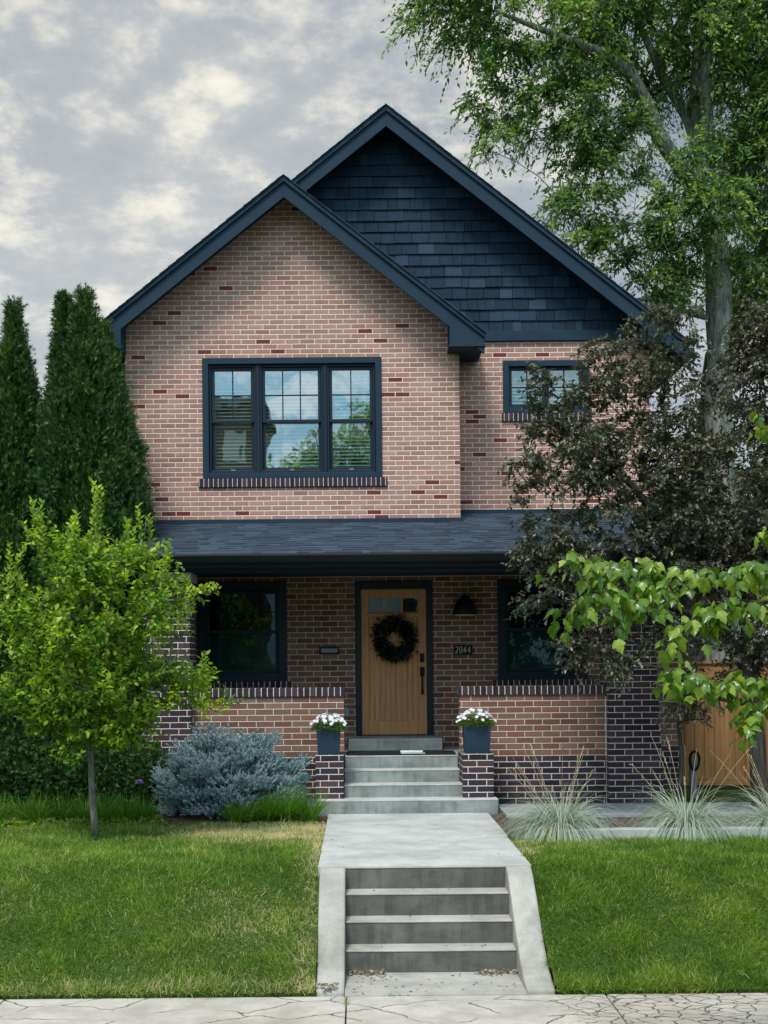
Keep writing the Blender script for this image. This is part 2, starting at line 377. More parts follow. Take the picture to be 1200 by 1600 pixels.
class MB:
    def __init__(s): s.v = []; s.f = []; s.tn = []
    def add(s, vs, fs, tn=.5):
        b = len(s.v); s.v += [tuple(x) for x in vs]; s.f += [tuple(i + b for i in q) for q in fs]; s.tn += [tn] * len(fs); return s
    def box(s, x0, x1, y0, y1, z0, z1, tn=.5):
        return s.add([(x0, y0, z0), (x1, y0, z0), (x1, y1, z0), (x0, y1, z0), (x0, y0, z1), (x1, y0, z1), (x1, y1, z1), (x0, y1, z1)],
                     [(0, 3, 2, 1), (4, 5, 6, 7), (0, 1, 5, 4), (1, 2, 6, 5), (2, 3, 7, 6), (3, 0, 4, 7)], tn)
    def prism(s, poly, d, tn=.5):
        """poly: 3-D points, extruded by vector d"""
        n = len(poly); a = [Vector(p) for p in poly]; b = [p + Vector(d) for p in a]
        return s.add(a + b, [tuple(range(n)), tuple(range(2 * n - 1, n - 1, -1))] + [(i, n + i, n + (i + 1) % n, (i + 1) % n) for i in range(n)], tn)
    def xz(s, pts, y0, y1, tn=.5): return s.prism([(x, y0, z) for x, z in pts], (0, y1 - y0, 0), tn)
    def yz(s, pts, x0, x1, tn=.5): return s.prism([(x0, y, z) for y, z in pts], (x1 - x0, 0, 0), tn)
    def tube(s, pts, rad, n=10, tn=.5, cap=True):
        pts = [Vector(p) for p in pts]; rad = rad if hasattr(rad, '__len__') else [rad] * len(pts)
        vs = []; up = None
        for i, p in enumerate(pts):
            dd = (pts[min(i + 1, len(pts) - 1)] - pts[max(i - 1, 0)]).normalized()
            if up is None: up = Vector((0, 0, 1)) if abs(dd.z) < .9 else Vector((1, 0, 0))
            a = dd.cross(up).normalized(); b = a.cross(dd).normalized(); up = b
            for k in range(n):
                an = 2 * math.pi * k / n; vs.append(p + (a * math.cos(an) + b * math.sin(an)) * rad[i])
        fs = []
        for i in range(len(pts) - 1):
            for k in range(n):
                fs.append((i * n + k, i * n + (k + 1) % n, (i + 1) * n + (k + 1) % n, (i + 1) * n + k))
        if cap: fs += [tuple(range(n - 1, -1, -1)), tuple(range((len(pts) - 1) * n, len(pts) * n))]
        return s.add(vs, fs, tn)
    def lathe(s, c, prof, n=24, tn=.5):
        return s.tube([(c[0], c[1], c[2] + z) for r, z in prof], [max(r, 1e-4) for r, z in prof], n, tn)
    def build(s, name, m, parent=None, bev=0.0, smooth=False, tones=False):
        me = bpy.data.meshes.new(name); me.from_pydata(s.v, [], s.f); me.update()
        if tones:
            a = me.attributes.new('tone', 'FLOAT', 'FACE'); a.data.foreach_set('value', s.tn)
        if smooth: me.polygons.foreach_set('use_smooth', [True] * len(me.polygons))
        o = link(name, me, m, parent)
        if bev:
            b = o.modifiers.new('bevel', 'BEVEL'); b.width = bev; b.segments = 2; b.limit_method = 'ANGLE'; b.angle_limit = R(40)
        return o

def wall_grid(mb, x0, x1, z0, z1, y, holes, depth, side=1):
    """wall face in the XZ plane at y with rectangular holes and reveals running back by depth"""
    xs = sorted({x0, x1, *[h[0] for h in holes], *[h[1] for h in holes]}); zs = sorted({z0, z1, *[h[2] for h in holes], *[h[3] for h in holes]})
    for a, b in zip(xs, xs[1:]):
        for c, d in zip(zs, zs[1:]):
            mx, mz = (a + b) / 2, (c + d) / 2
            if any(h[0] < mx < h[1] and h[2] < mz < h[3] for h in holes): continue
            mb.add([(a, y, c), (b, y, c), (b, y, d), (a, y, d)], [(0, 1, 2, 3)])
    for a, b, c, d in holes:
        mb.add([(a, y, c), (a, y + depth, c), (a, y + depth, d), (a, y, d)], [(0, 1, 2, 3)])
        mb.add([(b, y, c), (b, y + depth, c), (b, y + depth, d), (b, y, d)], [(0, 3, 2, 1)])
        mb.add([(a, y, c), (b, y, c), (b, y + depth, c), (a, y + depth, c)], [(0, 1, 2, 3)])
        mb.add([(a, y, d), (b, y, d), (b, y + depth, d), (a, y + depth, d)], [(0, 3, 2, 1)])
def clip_poly(poly, nx, nz, c):
    out = []
    for i in range(len(poly)):
        p, q = poly[i - 1], poly[i]; dp = nx * p[0] + nz * p[1] - c; dq = nx * q[0] + nz * q[1] - c
        if (dp <= 0) != (dq <= 0):
            k = dp / (dp - dq); out.append((p[0] + (q[0] - p[0]) * k, p[1] + (q[1] - p[1]) * k))
        if dq <= 0: out.append(q)
    return out

# ================================================================== GROUND
def quad_sheet(name, x0, x1, y0, y1, z, m, thick=.12, label=None):
    o = MB().box(x0, x1, y0, y1, z - thick, z).build(name, m, bev=.008); return tag(o, kind='structure')
g = MB().add([(-900, -900, -.16), (900, -900, -.16), (900, 900, -.16), (-900, 900, -.16)], [(0, 1, 2, 3)]).build('ground', 'lawn_soil'); tag(g, kind='structure')
def zl(y):
    k = min(1, max(0, (y - 9.8) / 1.75)); return .03 + .695 * (k * k * (3 - 2 * k)) * .45 + .695 * .55 * k
def zl_np(y):
    k = np.clip((y - 9.8) / 1.75, 0, 1); return .03 + .695 * (k * k * (3 - 2 * k)) * .45 + .695 * .55 * k
def yard(name, x0, x1, y0, y1):
    ys = [y for y in (9.8, 9.95, 10.1, 10.3, 10.5, 10.7, 10.9, 11.1, 11.3, 11.45, 11.6, 12.2, 13, 14, 15, 16.2, 60) if y0 <= y <= y1]
    mb = MB(); vs = []
    for y in ys: vs += [(x0, y, zl(y)), (x1, y, zl(y))]
    fs = [(2 * i, 2 * i + 1, 2 * i + 3, 2 * i + 2) for i in range(len(ys) - 1)]
    mb.add(vs, fs)
    mb.add([(x0, ys[0], -.15), (x1, ys[0], -.15), (x1, ys[0], zl(ys[0])), (x0, ys[0], zl(ys[0]))], [(0, 1, 2, 3)])
    o = mb.build(name, 'lawn_soil'); return tag(o, kind='structure')
yard('lawn_ground', -60, -.355, 9.8, 60)
yard('lawn_ground', 1.50, 60, 9.8, 60)
yard('lawn_ground', -.355, 1.50, 11.3, 60)
sw = MB()
for a, b in ((-40, -7.53), (-7.52, -5.03), (-5.02, -2.73), (-2.72, -.118), (-.108, 1.86), (1.87, 4.4), (4.41, 6.9), (6.91, 40)):
    sw.box(a, b, 8.2, 9.78, -.12, .0)
tag(sw.build('sidewalk', 'concrete_sidewalk', bev=.006), kind='structure')
tag(MB().box(-40, 40, 6.3, 8.185, -.14, -.01).build('verge', 'lawn_soil'), kind='structure')
tag(MB().box(-40, 40, 6.12, 6.29, -.155, -.012).build('kerb', 'concrete_old', bev=.01), kind='structure')
tag(MB().add([(-300, -4.5, -.152), (300, -4.5, -.152), (300, 6.11, -.152), (-300, 6.11, -.152)], [(0, 1, 2, 3)]).build('road', 'asphalt_road'), kind='structure')

# walkway
wk = MB(); wk.box(-.372, 1.512, 11.312, 13.176, .60, .752); wk.box(-.372, 1.525, 13.188, 15.19, .60, .753)
tag(wk.build('walkway', 'concrete_walk', bev=.006), kind='structure')
# bed behind the left lawn, mulch on the right, side path
bedm = MB().add([(-9, 14.42, .738), (-.40, 14.42, .738), (-.40, 16.1, .738), (-9, 16.1, .738)], [(0, 1, 2, 3)])
bedm.add([(1.535, 12.99, .738), (9, 12.99, .738), (9, 16.09, .738), (1.535, 16.09, .738)], [(0, 1, 2, 3)])
tag(bedm.build('planting_bed', 'mulch'), kind='structure')
tag(MB().box(1.70, 9, 14.78, 15.90, .62, .775).build('side_path', 'concrete_grey', bev=.008), kind='structure')
eg = MB()
for a, b in ((2.02, 3.1), (3.108, 4.6), (4.608, 6.1), (6.108, 9)): eg.box(a, b, 12.99, 13.13, .60, .835)
tag(eg.build('concrete_edging', 'concrete_walk', bev=.01), 'low pale concrete kerb between the right lawn and the grass tufts', 'garden edging')

# ================================================================== LOWER STEPS
ls = thing('garden_steps', 'four weathered concrete steps with sloping side walls up from the sidewalk', 'steps', (.58, 10.8, 0))
nose = [(11.24, .752), (10.99, .5625), (10.74, .375), (10.49, .1875)]
XL, XR = -.128, 1.275
for i, (y, z) in enumerate(nose):
    y1 = 11.292 if i == 0 else nose[i - 1][0] + .0
    zb = (.5625, .375, .1875, -.03)[i]
    f = .018 * i
    MB().box(XL, XR, y + .006, y1 if i == 0 else y1 + .004, zb - .02, z - .0145).build('riser', 'concrete_riser_shaded', ls)
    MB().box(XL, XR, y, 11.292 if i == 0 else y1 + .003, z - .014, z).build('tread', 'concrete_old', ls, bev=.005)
for sx, x0, x1 in ((-1, -.355, XL - .001), (1, XR + .001, 1.498)):
    prof = [(11.292, .752), (11.20, .750), (11.08, .705), (10.85, .545), (10.55, .325), (10.25, .135), (10.02, .055), (9.86, .022), (9.83, -.1), (11.292, -.1)]
    MB().yz(prof, x0, x1).build('cheek_wall', 'concrete_old', ls, bev=.02)
tag(MB().box(XL + .001, XR - .001, 9.79, 10.494, -.12, .006).build('landing', 'concrete_old', bev=.005), kind='structure')

# ================================================================== HOUSE
H = thing('brick_house', 'two storey pinkish brick house with navy gables, porch and number 2044', 'house', (.5, 17.7, .75))
SL = .795
YW, YR, YP = 17.7, 18.3, 16.1
# upper front gable wall
ub = MB()
WIN = (-2.125, .352, 5.105, 6.772)
wall_grid(ub, -3.19, 1.43, 4.2, 6.9, YW, [WIN], .16)
apex = 9.133 - .28
def rz(x, ax=-.955, az=9.133): return az - SL * abs(x - ax)
poly = [(-3.19, YW, 6.9), (1.43, YW, 6.9), (1.43, YW, rz(1.43) - .12), (-.955, YW, 9.133 - .12), (-3.19, YW, rz(-3.19) - .12)]
ub.add(poly, [(0, 1, 2, 3, 4)])
ub.add([(1.43, YW, 4.2), (1.43, YR + .05, 4.2), (1.43, YR + .05, rz(1.43) - .12), (1.43, YW, rz(1.43) - .12)], [(0, 1, 2, 3)])
ub.add([(-3.19, 28, 4.2), (-3.19, YW, 4.2), (-3.19, YW, rz(-3.19) - .12), (-3.19, 28, rz(-3.19) - .12)], [(0, 1, 2, 3)])
ub.build('front_gable_wall', 'brick_upper', H)
# recessed right wall
rb = MB(); RWIN = (2.10, 3.33, 6.092, 6.845)
wall_grid(rb, 1.43, 4.20, 4.2, 7.16, YR, [RWIN], .14)
rb.add([(4.20, YR, 4.2), (4.20, 28, 4.2), (4.20, 28, 7.35), (4.20, YR, 7.35)], [(0, 1, 2, 3)])
rb.add([(4.20, 28, .6), (-3.19, 28, .6), (-3.19, 28, 7.35), (.45, 28, 10.2), (4.20, 28, 7.35)], [(0, 1, 2, 3, 4)])
rb.build('side_gable_wall', 'brick_upper', H)
# main gable shakes
def rzm(x): return 10.333 - SL * abs(x - .453)
sh = MB()
sh.add([(-3.19, YR + .03, 6.9), (4.2, YR + .03, 6.9), (4.2, YR + .03, 7.35), (.453, YR + .03, 10.28), (-3.19, YR + .03, 7.35)], [(0, 1, 2, 3, 4)], .05)
z = 7.255; row = 0
while z < 10.2:
    x = -1.6 - random.random() * .3
    while x < 4.3:
        wd = random.choice((.11, .14, .19, .19, .24, .24, .27)) + random.uniform(-.01, .01)
        drop = random.uniform(-.004, .004)
        p2 = [(x + .003, z + drop), (x + wd - .003, z + drop), (x + wd - .003, z + .175), (x + .003, z + .175)]
        p2 = clip_poly(p2, SL, 1, 10.333 + SL * .453 - .10); p2 = clip_poly(p2, -SL, 1, 10.333 - SL * .453 - .10)
        p2 = clip_poly(p2, 1, 0, 4.2)
        if len(p2) > 2:
            yb = YR - .022 + random.uniform(-.003, .003)
            n = len(p2)
            fr = [(a, yb + (c - z) / .175 * .022, c) for a, c in p2]; bk = [(a, YR + .029, c) for a, c in p2]
            sh.add(fr + bk, [tuple(range(n))] + [(i, n + i, n + (i + 1) % n, (i + 1) % n) for i in range(n)], random.random())
        x += wd
    z += .160; row += 1
sh.build('gable_shakes', 'shake_navy', H, tones=True)
MB().box(1.43, 4.2, YR - .045, YR + .02, 7.12, 7.262).build('frieze_board', 'navy_trim', H, bev=.004)

# roofs ---------------------------------------------------------------
def gable_roof(ax, az, xl, xr, yf, yb_l, yb_r, name):
    """two slopes with deck, rake boards, soffits and shingle tabs"""
    for side, xe, yb in ((-1, xl, yb_l), (1, xr, yb_r)):
        dx = abs(xe - ax); ze = az - SL * dx
        T = .05
        deck = MB()
        q = [(ax, az - .012), (xe, ze - .012), (xe, ze - T - .012), (ax, az - T - .012)]
        deck.xz(q, yf + .03, yb); dk = deck.build('roof_deck', 'navy_soffit', H)
        rk = MB(); rb_ = .285
        rk.xz([(ax, az - .045), (xe, ze - .045), (xe, ze - rb_), (ax, az - rb_)], yf, yf + .028)
        rk.build('rake_board', 'navy_trim', H, bev=.003)
        rk = MB(); rk.xz([(ax, az - .0), (xe + side * .015, ze - SL * .015), (xe + side * .015, ze - .078), (ax, az - .078)], yf - .030, yf - .001)
        rk.build('rake_moulding', 'navy_trim', H, bev=.006)
        so = MB(); so.xz([(ax, az - .14), (xe, ze - .14), (xe, ze - .16), (ax, az - .16)], yf + .030, yf + .44)
        so.build('rake_soffit', 'navy_soffit', H)
        # shingles
        tb = MB(); length = math.hypot(dx, SL * dx); ct, stn = 1 / math.hypot(1, SL), SL / math.hypot(1, SL)
        u = 0.0; r = 0
        while u < length:
            y = yf - .045 + (random.random() * -.01)
            lo = max(length - u + .025 * (r == 0), 0); hi = max(lo - .20, 0)
            while y < yb:
                wd = random.uniform(.18, .42); y2 = min(y + wd, yb)
                off = .006 + random.choice((0, .004))
                def P(s_, lift): return (ax + side * (s_ * ct), az - s_ * stn + lift)
                a0 = P(lo, .012 + off); a1 = P(lo, .0); b1 = P(hi, .002); b0 = P(hi, .008)
                tb.prism([(a0[0], y, a0[1]), (a1[0], y, a1[1]), (b1[0], y, b1[1]), (b0[0], y, b0[1])], (0, y2 - y - .004, 0), random.random())
                y = y2
            u += .145; r += 1
        tb.build('roof_shingles', 'asphalt_shingle', H, tones=True)
        # eave gutter
        if yb - yf > 3:
            MB().box(xe - .06 * (side > 0) + (.0 if side > 0 else -.05), xe + .11 * (side > 0) + (0 if side > 0 else .06), yf + .1, yb, ze - .17, ze - .05).build('gutter', 'navy_trim', H, bev=.01)
gable_roof(.453, 10.333, -3.76, 4.66, 17.9, 28.3, 28.3, 'main')
gable_roof(-.955, 9.133, -3.66, 1.742, 17.3, 18.28, 18.28, 'front')
# boxed cornice returns
def ret(x0, x1, zbot, ax, az, yf, yb):
    f = lambda x: az - SL * abs(x - ax) - .052
    pts = [(x0, zbot), (x1, zbot), (x1, f(x1)), (x0, f(x0))] if f(x0) > f(x1) else [(x0, zbot), (x1, zbot), (x1, f(x1)), (x0, f(x0))]
    MB().xz(pts, yf + .006, yb).build('cornice_return', 'navy_trim', H, bev=.004)
ret(1.274, 1.742, 6.825, -.955, 9.133, 17.295, 17.697)
ret(1.433, 1.742, 6.82, -.955, 9.133, 17.70, 18.27)
ret(-3.66, -3.175, 6.825, -.955, 9.133, 17.295, 17.697)
ret(4.03, 4.66, 7.0, .453, 10.333, 17.895, 18.296)
MB().box(1.262, 1.756, 17.28, 17.69, 6.808, 6.832).build('cornice_cap', 'navy_soffit', H)

# windows --------------------------------------------------------------
def sash(win, x0, x1, z0, z1, y, fw, cols, rows, muntin_z=None, glass='pane_glass', name='sash'):
    s_ = MB()
    s_.box(x0, x0 + fw, y, y + .035, z0, z1); s_.box(x1 - fw, x1, y, y + .035, z0, z1)
    s_.box(x0 + fw, x1 - fw, y, y + .035, z0, z0 + fw); s_.box(x0 + fw, x1 - fw, y, y + .035, z1 - fw, z1)
    gx0, gx1, gz0, gz1 = x0 + fw, x1 - fw, z0 + fw, z1 - fw
    for i in range(1, cols):
        xm = gx0 + (gx1 - gx0) * i / cols; s_.box(xm - .008, xm + .008, y + .008, y + .02, gz0, gz1)
    for i in range(1, rows):
        zm = gz0 + (gz1 - gz0) * i / rows; s_.box(gx0, gx1, y + .0095, y + .0185, zm - .008, zm + .008)
    so = s_.build(name, 'navy_frame', win, bev=.003)
    MB().add([(gx0, y + .024, gz0), (gx1, y + .024, gz0), (gx1, y + .024, gz1), (gx0, y + .024, gz1)], [(0, 1, 2, 3)]).build('pane', glass, so)
    return so
def frame(win, x0, x1, z0, z1, y0, y1, wd, m='navy_trim', bot=None):
    f = MB(); bot = bot or wd
    f.box(x0, x0 + wd, y0, y1, z0, z1); f.box(x1 - wd, x1, y0, y1, z0, z1)
    f.box(x0 + wd, x1 - wd, y0, y1, z1 - wd, z1); f.box(x0 + wd, x1 - wd, y0, y1, z0, z0 + bot)
    return f.build('frame', m, win, bev=.005)
def part_empty(name, loc):
    o = bpy.data.objects.new(name, None); COL.objects.link(o); o.parent = H
    o.matrix_parent_inverse = Matrix.Translation(-wloc(H)); o.location = loc; o['_w'] = list(loc); o.empty_display_size = .2; return o
def blinds(win, x0, x1, z0, z1, y, step=.05, tilt=.35):
    b = MB(); z = z0
    while z < z1:
        b.prism([(x0, y, z), (x0, y + .04 * math.cos(tilt), z + .04 * math.sin(tilt) + .012), (x0, y + .04 * math.cos(tilt), z + .04 * math.sin(tilt) + .015), (x0, y, z + .003)], (x1 - x0, 0, 0)); z += step
    b.box(x0, x1, y - .005, y + .045, z1 - .01, z1 + .035)
    return b.build('blind', 'blind', win)
def room(win, x0, x1, z0, z1, y, dep=2.2):
    r_ = MB(); a, b, c, d_ = x0 - .5, x1 + .5, z0 - .5, z1 + .1
    r_.add([(a, y, c), (b, y, c), (b, y, d_), (a, y, d_), (a, y + dep, c), (b, y + dep, c), (b, y + dep, d_), (a, y + dep, d_)],
           [(4, 5, 6, 7), (0, 4, 7, 3), (1, 2, 6, 5), (0, 1, 5, 4), (3, 7, 6, 2)])
    r_.add([(a, y, c), (b, y, c), (b, y, z0), (a, y, z0)], [(0, 1, 2, 3)])
    return r_.build('room', 'room', win)
# triple window
W1 = part_empty('window', (-.9, YW, 5.9)); tag(W1, 'wide triple sash window in the front gable')
frame(W1, WIN[0] + .001, WIN[1] - .001, WIN[2] + .001, WIN[3] - .001, YW - .025, YW + .10, .085, bot=.075)
uy = YW + .035
mu = MB()
units = [(-2.035, -1.385), (-1.335, -.455), (-.405, .262)]
for a in (-1.36, -.43): MB().box(a - .0245, a + .0245, YW + .005, YW + .11, 5.182, 6.685).build('mullion', 'navy_frame', W1, bev=.004)
for i, (a, b) in enumerate(units):
    c_ = 3 if i == 1 else 2
    fr = MB(); fr.box(a + .001, a + .03, YW + .02, YW + .10, 5.182, 6.685); fr.box(b - .03, b - .001, YW + .02, YW + .10, 5.182, 6.685); fr.box(a + .03, b - .03, YW + .02, YW + .10, 6.65, 6.685); fr.box(a + .03, b - .03, YW + .02, YW + .10, 5.182, 5.22)
    fr.build('jamb', 'navy_frame', W1, bev=.004)
    sash(W1, a + .032, b - .032, 5.885, 6.648, YW + .045, .042, c_, 2)
    sash(W1, a + .032, b - .032, 5.222, 5.93, YW + .085, .042, 1, 1)
    MB().box((a + b) / 2 - .03, (a + b) / 2 + .03, YW + .028, YW + .042, 5.222, 5.236).build('sash_lock', 'grey_metal', W1)
    blinds(W1, a + .04, b - .04, 5.24 if i < 2 else 5.24, 6.62, YW + .155)
room(W1, WIN[0], WIN[1], WIN[2], WIN[3], YW + .21)
MB().box(-2.19, .42, YW - .03, YW + .012, 4.985, 5.104).build('sill', 'brick_sill', W1, bev=.004)
# right upper window
W2 = part_empty('window', (2.7, YR, 6.4)); tag(W2, 'small two pane slider window behind the dark leaves')
frame(W2, RWIN[0] + .001, RWIN[1] - .001, RWIN[2] + .001, RWIN[3] - .001, YR - .025, YR + .10, .085)
for a, b in ((2.187, 2.712), (2.718, 3.243)):
    sash(W2, a, b, 6.18, 6.758, YR + .03, .045, 2, 2, glass='pane_mid')
    blinds(W2, a + .02, b - .02, 6.2, 6.72, YR + .12)
room(W2, RWIN[0], RWIN[1], RWIN[2], RWIN[3], YR + .17)
MB().box(2.08, 3.35, YR - .03, YR + .012, 5.975, 6.091).build('sill', 'brick_sill', W2, bev=.004)

# lower wall at the back of the porch ---------------------------------------
lw = MB(); LW = (-2.225, -.985, 2.30, 3.68); RW = (1.93, 3.17, 2.29, 3.68); DR = (-.040, 1.030, 1.49, 3.665)
wall_grid(lw, -3.19, 4.40, .6, 4.2, YW, [LW, RW, DR], .16)
lw.add([(4.40, YW, .6), (4.40, 28, .6), (4.40, 28, 4.25), (4.40, YW, 4.25)], [(0, 1, 2, 3)])
lw.add([(-3.19, 28, .6), (-3.19, YW, .6), (-3.19, YW, 4.2), (-3.19, 28, 4.2)], [(0, 1, 2, 3)])
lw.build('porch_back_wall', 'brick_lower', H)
MB().box(3.75, 4.415, YW - .015, YW + .3, .6, 1.36).build('dark_brick_base', 'brick_dark', H)
for (x0, x1, z0, z1), nm in ((LW, 'dim double hung window on the left of the porch'), (RW, 'dim double hung window on the right of the porch')):
    Wn = part_empty('window', ((x0 + x1) / 2, YW, 3)); tag(Wn, nm)
    frame(Wn, x0 + .001, x1 - .001, z0 + .001, z1 - .001, YW - .02, YW + .10, .115, 'navy_frame')
    sash(Wn, x0 + .12, x1 - .12, 2.965, z1 - .125, YW + .03, .045, 3, 2, glass='pane_dark')
    sash(Wn, x0 + .12, x1 - .12, z0 + .118, 3.01, YW + .072, .045, 1, 1, glass='pane_dark')
    MB().box(x0 + .15, x1 - .15, YW + .14, YW + .146, z0 + .15, 3.02).build('roller_shade', 'roller_shade', Wn)
    room(Wn, x0, x1, z0, z1, YW + .17, 1.6)
    MB().box(x0 - .075, x1 + .075, YW - .035, YW + .012, z0 - .105, z0 - .001).build('sill', 'brick_soldier', Wn, bev=.004)

# door -----------------------------------------------------------------------
D = part_empty('door', (.5, YW, 1.5)); tag(D, 'honey coloured wooden front door with three small lites')
f = MB(); f.box(DR[0], .038, YW - .03, YW + .12, DR[2], DR[3]); f.box(.948, DR[1], YW - .03, YW + .12, DR[2], DR[3])
f.box(.038, .948, YW - .03, YW + .12, 3.563, DR[3]); f.box(.038, .948, YW - .02, YW + .12, DR[2], 1.545)
f.build('frame', 'navy_frame', D, bev=.006)
yd = YW + .02
slab = MB(); LZ = (3.245, 3.435); LX = [(.145, .345), (.385, .585), (.625, .825)]
slab.box(.041, .143, yd, yd + .045, 1.547, 3.56); slab.box(.827, .945, yd, yd + .045, 1.547, 3.56)
slab.box(.143, .827, yd, yd + .045, LZ[1], 3.56); slab.box(.143, .827, yd, yd + .045, 1.547, 1.74); slab.box(.143, .827, yd, yd + .045, 3.16, LZ[0])
slab.box(.345, .385, yd, yd + .045, LZ[0], LZ[1]); slab.box(.585, .625, yd, yd + .045, LZ[0], LZ[1])
x = .143; n_pl = 9; wdt = (.827 - .143) / n_pl
for i in range(n_pl): slab.box(x + .004, x + wdt - .004, yd + .014, yd + .04, 1.74, 3.16); x += wdt
slab.box(.143, .827, yd + .026, yd + .044, 1.74, 3.16)
slab.build('slab', 'door_wood', D, bev=.004)
MB().box(.12, .85, yd - .03, yd - .001, 3.185, 3.225).build('dentil_shelf', 'door_wood', D, bev=.004)
g3 = MB()
for a, b in LX: g3.add([(a, yd + .02, LZ[0]), (b, yd + .02, LZ[0]), (b, yd + .02, LZ[1]), (a, yd + .02, LZ[1])], [(0, 1, 2, 3)])
g3.build('pane', 'pane_dark', D)
MB().box(.10, .88, yd + .06, yd + .065, 3.18, 3.50).build('hall', 'room', D)
lk = MB(); lk.box(.850, .912, yd - .022, yd - .001, 2.545, 2.67); lk.box(.866, .896, yd - .03, yd - .0225, 2.585, 2.635)
lk.build('lock', 'black_metal', D, bev=.006)
hd = MB(); hd.box(.850, .915, yd - .02, yd - .001, 2.35, 2.48); hd.tube([(.882, yd - .02, 2.385), (.882, yd - .065, 2.375), (.882, yd - .07, 2.28), (.882, yd - .06, 2.15), (.882, yd - .01, 2.13)], [.011, .012, .014, .012, .012], 10)
hd.box(.864, .900, yd - .018, yd - .001, 2.10, 2.17); hd.build('handle', 'black_metal', D, bev=.004)
MB().box(-.1, 1.12, YW + .02, YW + .021, 3.0, 3.0001).build('pin', 'black_metal', D) if False else None

# mail slot, numbers, lamp ---------------------------------------------------
ms = MB(); ms.box(-.540, -.262, YW - .028, YW - .001, 2.665, 2.775); ms.build('mail_slot', 'black_metal', H, bev=.006)
ml = MB().box(-.515, -.287, YW - .036, YW - .0285, 2.690, 2.745).build('flap', 'grey_metal', bpy.data.objects['mail_slot'], bev=.003)
npq = MB().box(1.318, 1.578, YW - .022, YW - .001, 2.645, 2.780).build('house_number', 'black_metal', H, bev=.004)
SEG = {'2': [(0, 1), (.7, 1), (1, .8), (1, .62), (0, 0), (1, 0)], '0': [(.3, 1), (.7, 1), (1, .75), (1, .25), (.7, 0), (.3, 0), (0, .25), (0, .75), (.3, 1)], '4': [(.75, 0), (.75, 1), (0, .3), (1, .3)]}
for i, ch in enumerate('2044'):
    dg = MB(); ox = 1.342 + i * .057; pts = SEG[ch]
    for (a, b), (c_, d_) in zip(pts, pts[1:]):
        dg.tube([(ox + a * .034, YW - .027, 2.670 + b * .085), (ox + c_ * .034, YW - .027, 2.670 + d_ * .085)], .0055, 6)
    dg.build('digit', 'number_metal', npq)
L = part_empty('wall_lamp', (1.465, 17.5, 3.3))
lp = MB(); lp.lathe((1.465, 17.5, 3.19), [(.165, 0), (.168, .012), (.160, .06), (.145, .12), (.115, .18), (.07, .22), (.05, .26), (.0, .27)], 28); lp.build('shade', 'black_metal', L, smooth=True)
MB().lathe((1.465, 17.5, 3.183), [(0, -.012), (.11, -.010), (.155, .000), (.158, .006)], 28).build('diffuser', 'lamp_glass', L, smooth=True)
am = MB(); am.tube([(1.465, YW - .01, 3.40), (1.465, 17.6, 3.46), (1.465, 17.53, 3.48), (1.465, 17.5, 3.445)], .012, 10); am.tube([(1.465, YW - .001, 3.40), (1.465, YW - .02, 3.40)], .06, 20); am.build('arm', 'black_metal', L)
MB().box(-.21, -.13, YW - .06, YW - .001, 1.80, 1.92).build('outlet_box', 'grey_metal', H, bev=.008)

# porch floor, steps ----------------------------------------------------------
MB().box(-2.8, 3.68, 16.32, YW - .002, .7, 1.378).build('porch_floor', 'concrete_grey', H)
MB().box(-.186, 1.241, 16.045, 16.319, 1.362, 1.379).build('tread', 'concrete_walk', H, bev=.008)  # thin paler slab on each step, light from above put into its colour
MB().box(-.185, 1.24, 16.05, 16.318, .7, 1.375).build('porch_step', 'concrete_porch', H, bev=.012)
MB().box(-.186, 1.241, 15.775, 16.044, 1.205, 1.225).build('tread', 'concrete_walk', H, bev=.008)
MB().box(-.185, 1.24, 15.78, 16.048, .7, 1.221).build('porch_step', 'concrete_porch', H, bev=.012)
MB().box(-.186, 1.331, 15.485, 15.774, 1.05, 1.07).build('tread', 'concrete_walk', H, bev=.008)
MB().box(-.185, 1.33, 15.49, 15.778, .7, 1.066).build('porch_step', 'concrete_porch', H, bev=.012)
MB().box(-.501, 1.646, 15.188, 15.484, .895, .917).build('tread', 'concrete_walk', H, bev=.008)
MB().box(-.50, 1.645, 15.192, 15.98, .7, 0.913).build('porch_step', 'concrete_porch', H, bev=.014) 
MB().box(-.14, 1.10, 16.9, YW - .031, 1.379, 1.536).build('door_step', 'concrete_porch', H, bev=.01)
# brick pedestals
for x0, x1 in ((-.525, -.192), (1.245, 1.612)):
    pd = MB().box(x0, x1, 15.36, 16.09, .918, 1.372).build('pedestal', 'brick_dark', H)
    MB().box(x0 - .004, x1 + .004, 15.355, 16.09, 1.373, 1.440).build('cap', 'brick_dark', pd, bev=.004)
# low porch walls
for x0, x1 in ((-2.10, -.188), (1.272, 3.10)):
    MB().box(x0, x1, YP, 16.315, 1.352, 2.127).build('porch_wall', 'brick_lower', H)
    MB().box(x0, x1, YP - .012, 16.315, .6, 1.351).build('dark_brick_base', 'brick_dark', H)
    MB().box(x0 - (.0 if x0 < 0 else .02), x1 + (.02 if x0 < 0 else 0), YP - .02, 16.33, 2.128, 2.236).build('coping', 'brick_soldier', H, bev=.004)
MB().box(3.101, 3.112, YP - .001, 16.2, .75, 2.10).build('joint', 'white_paint', H)
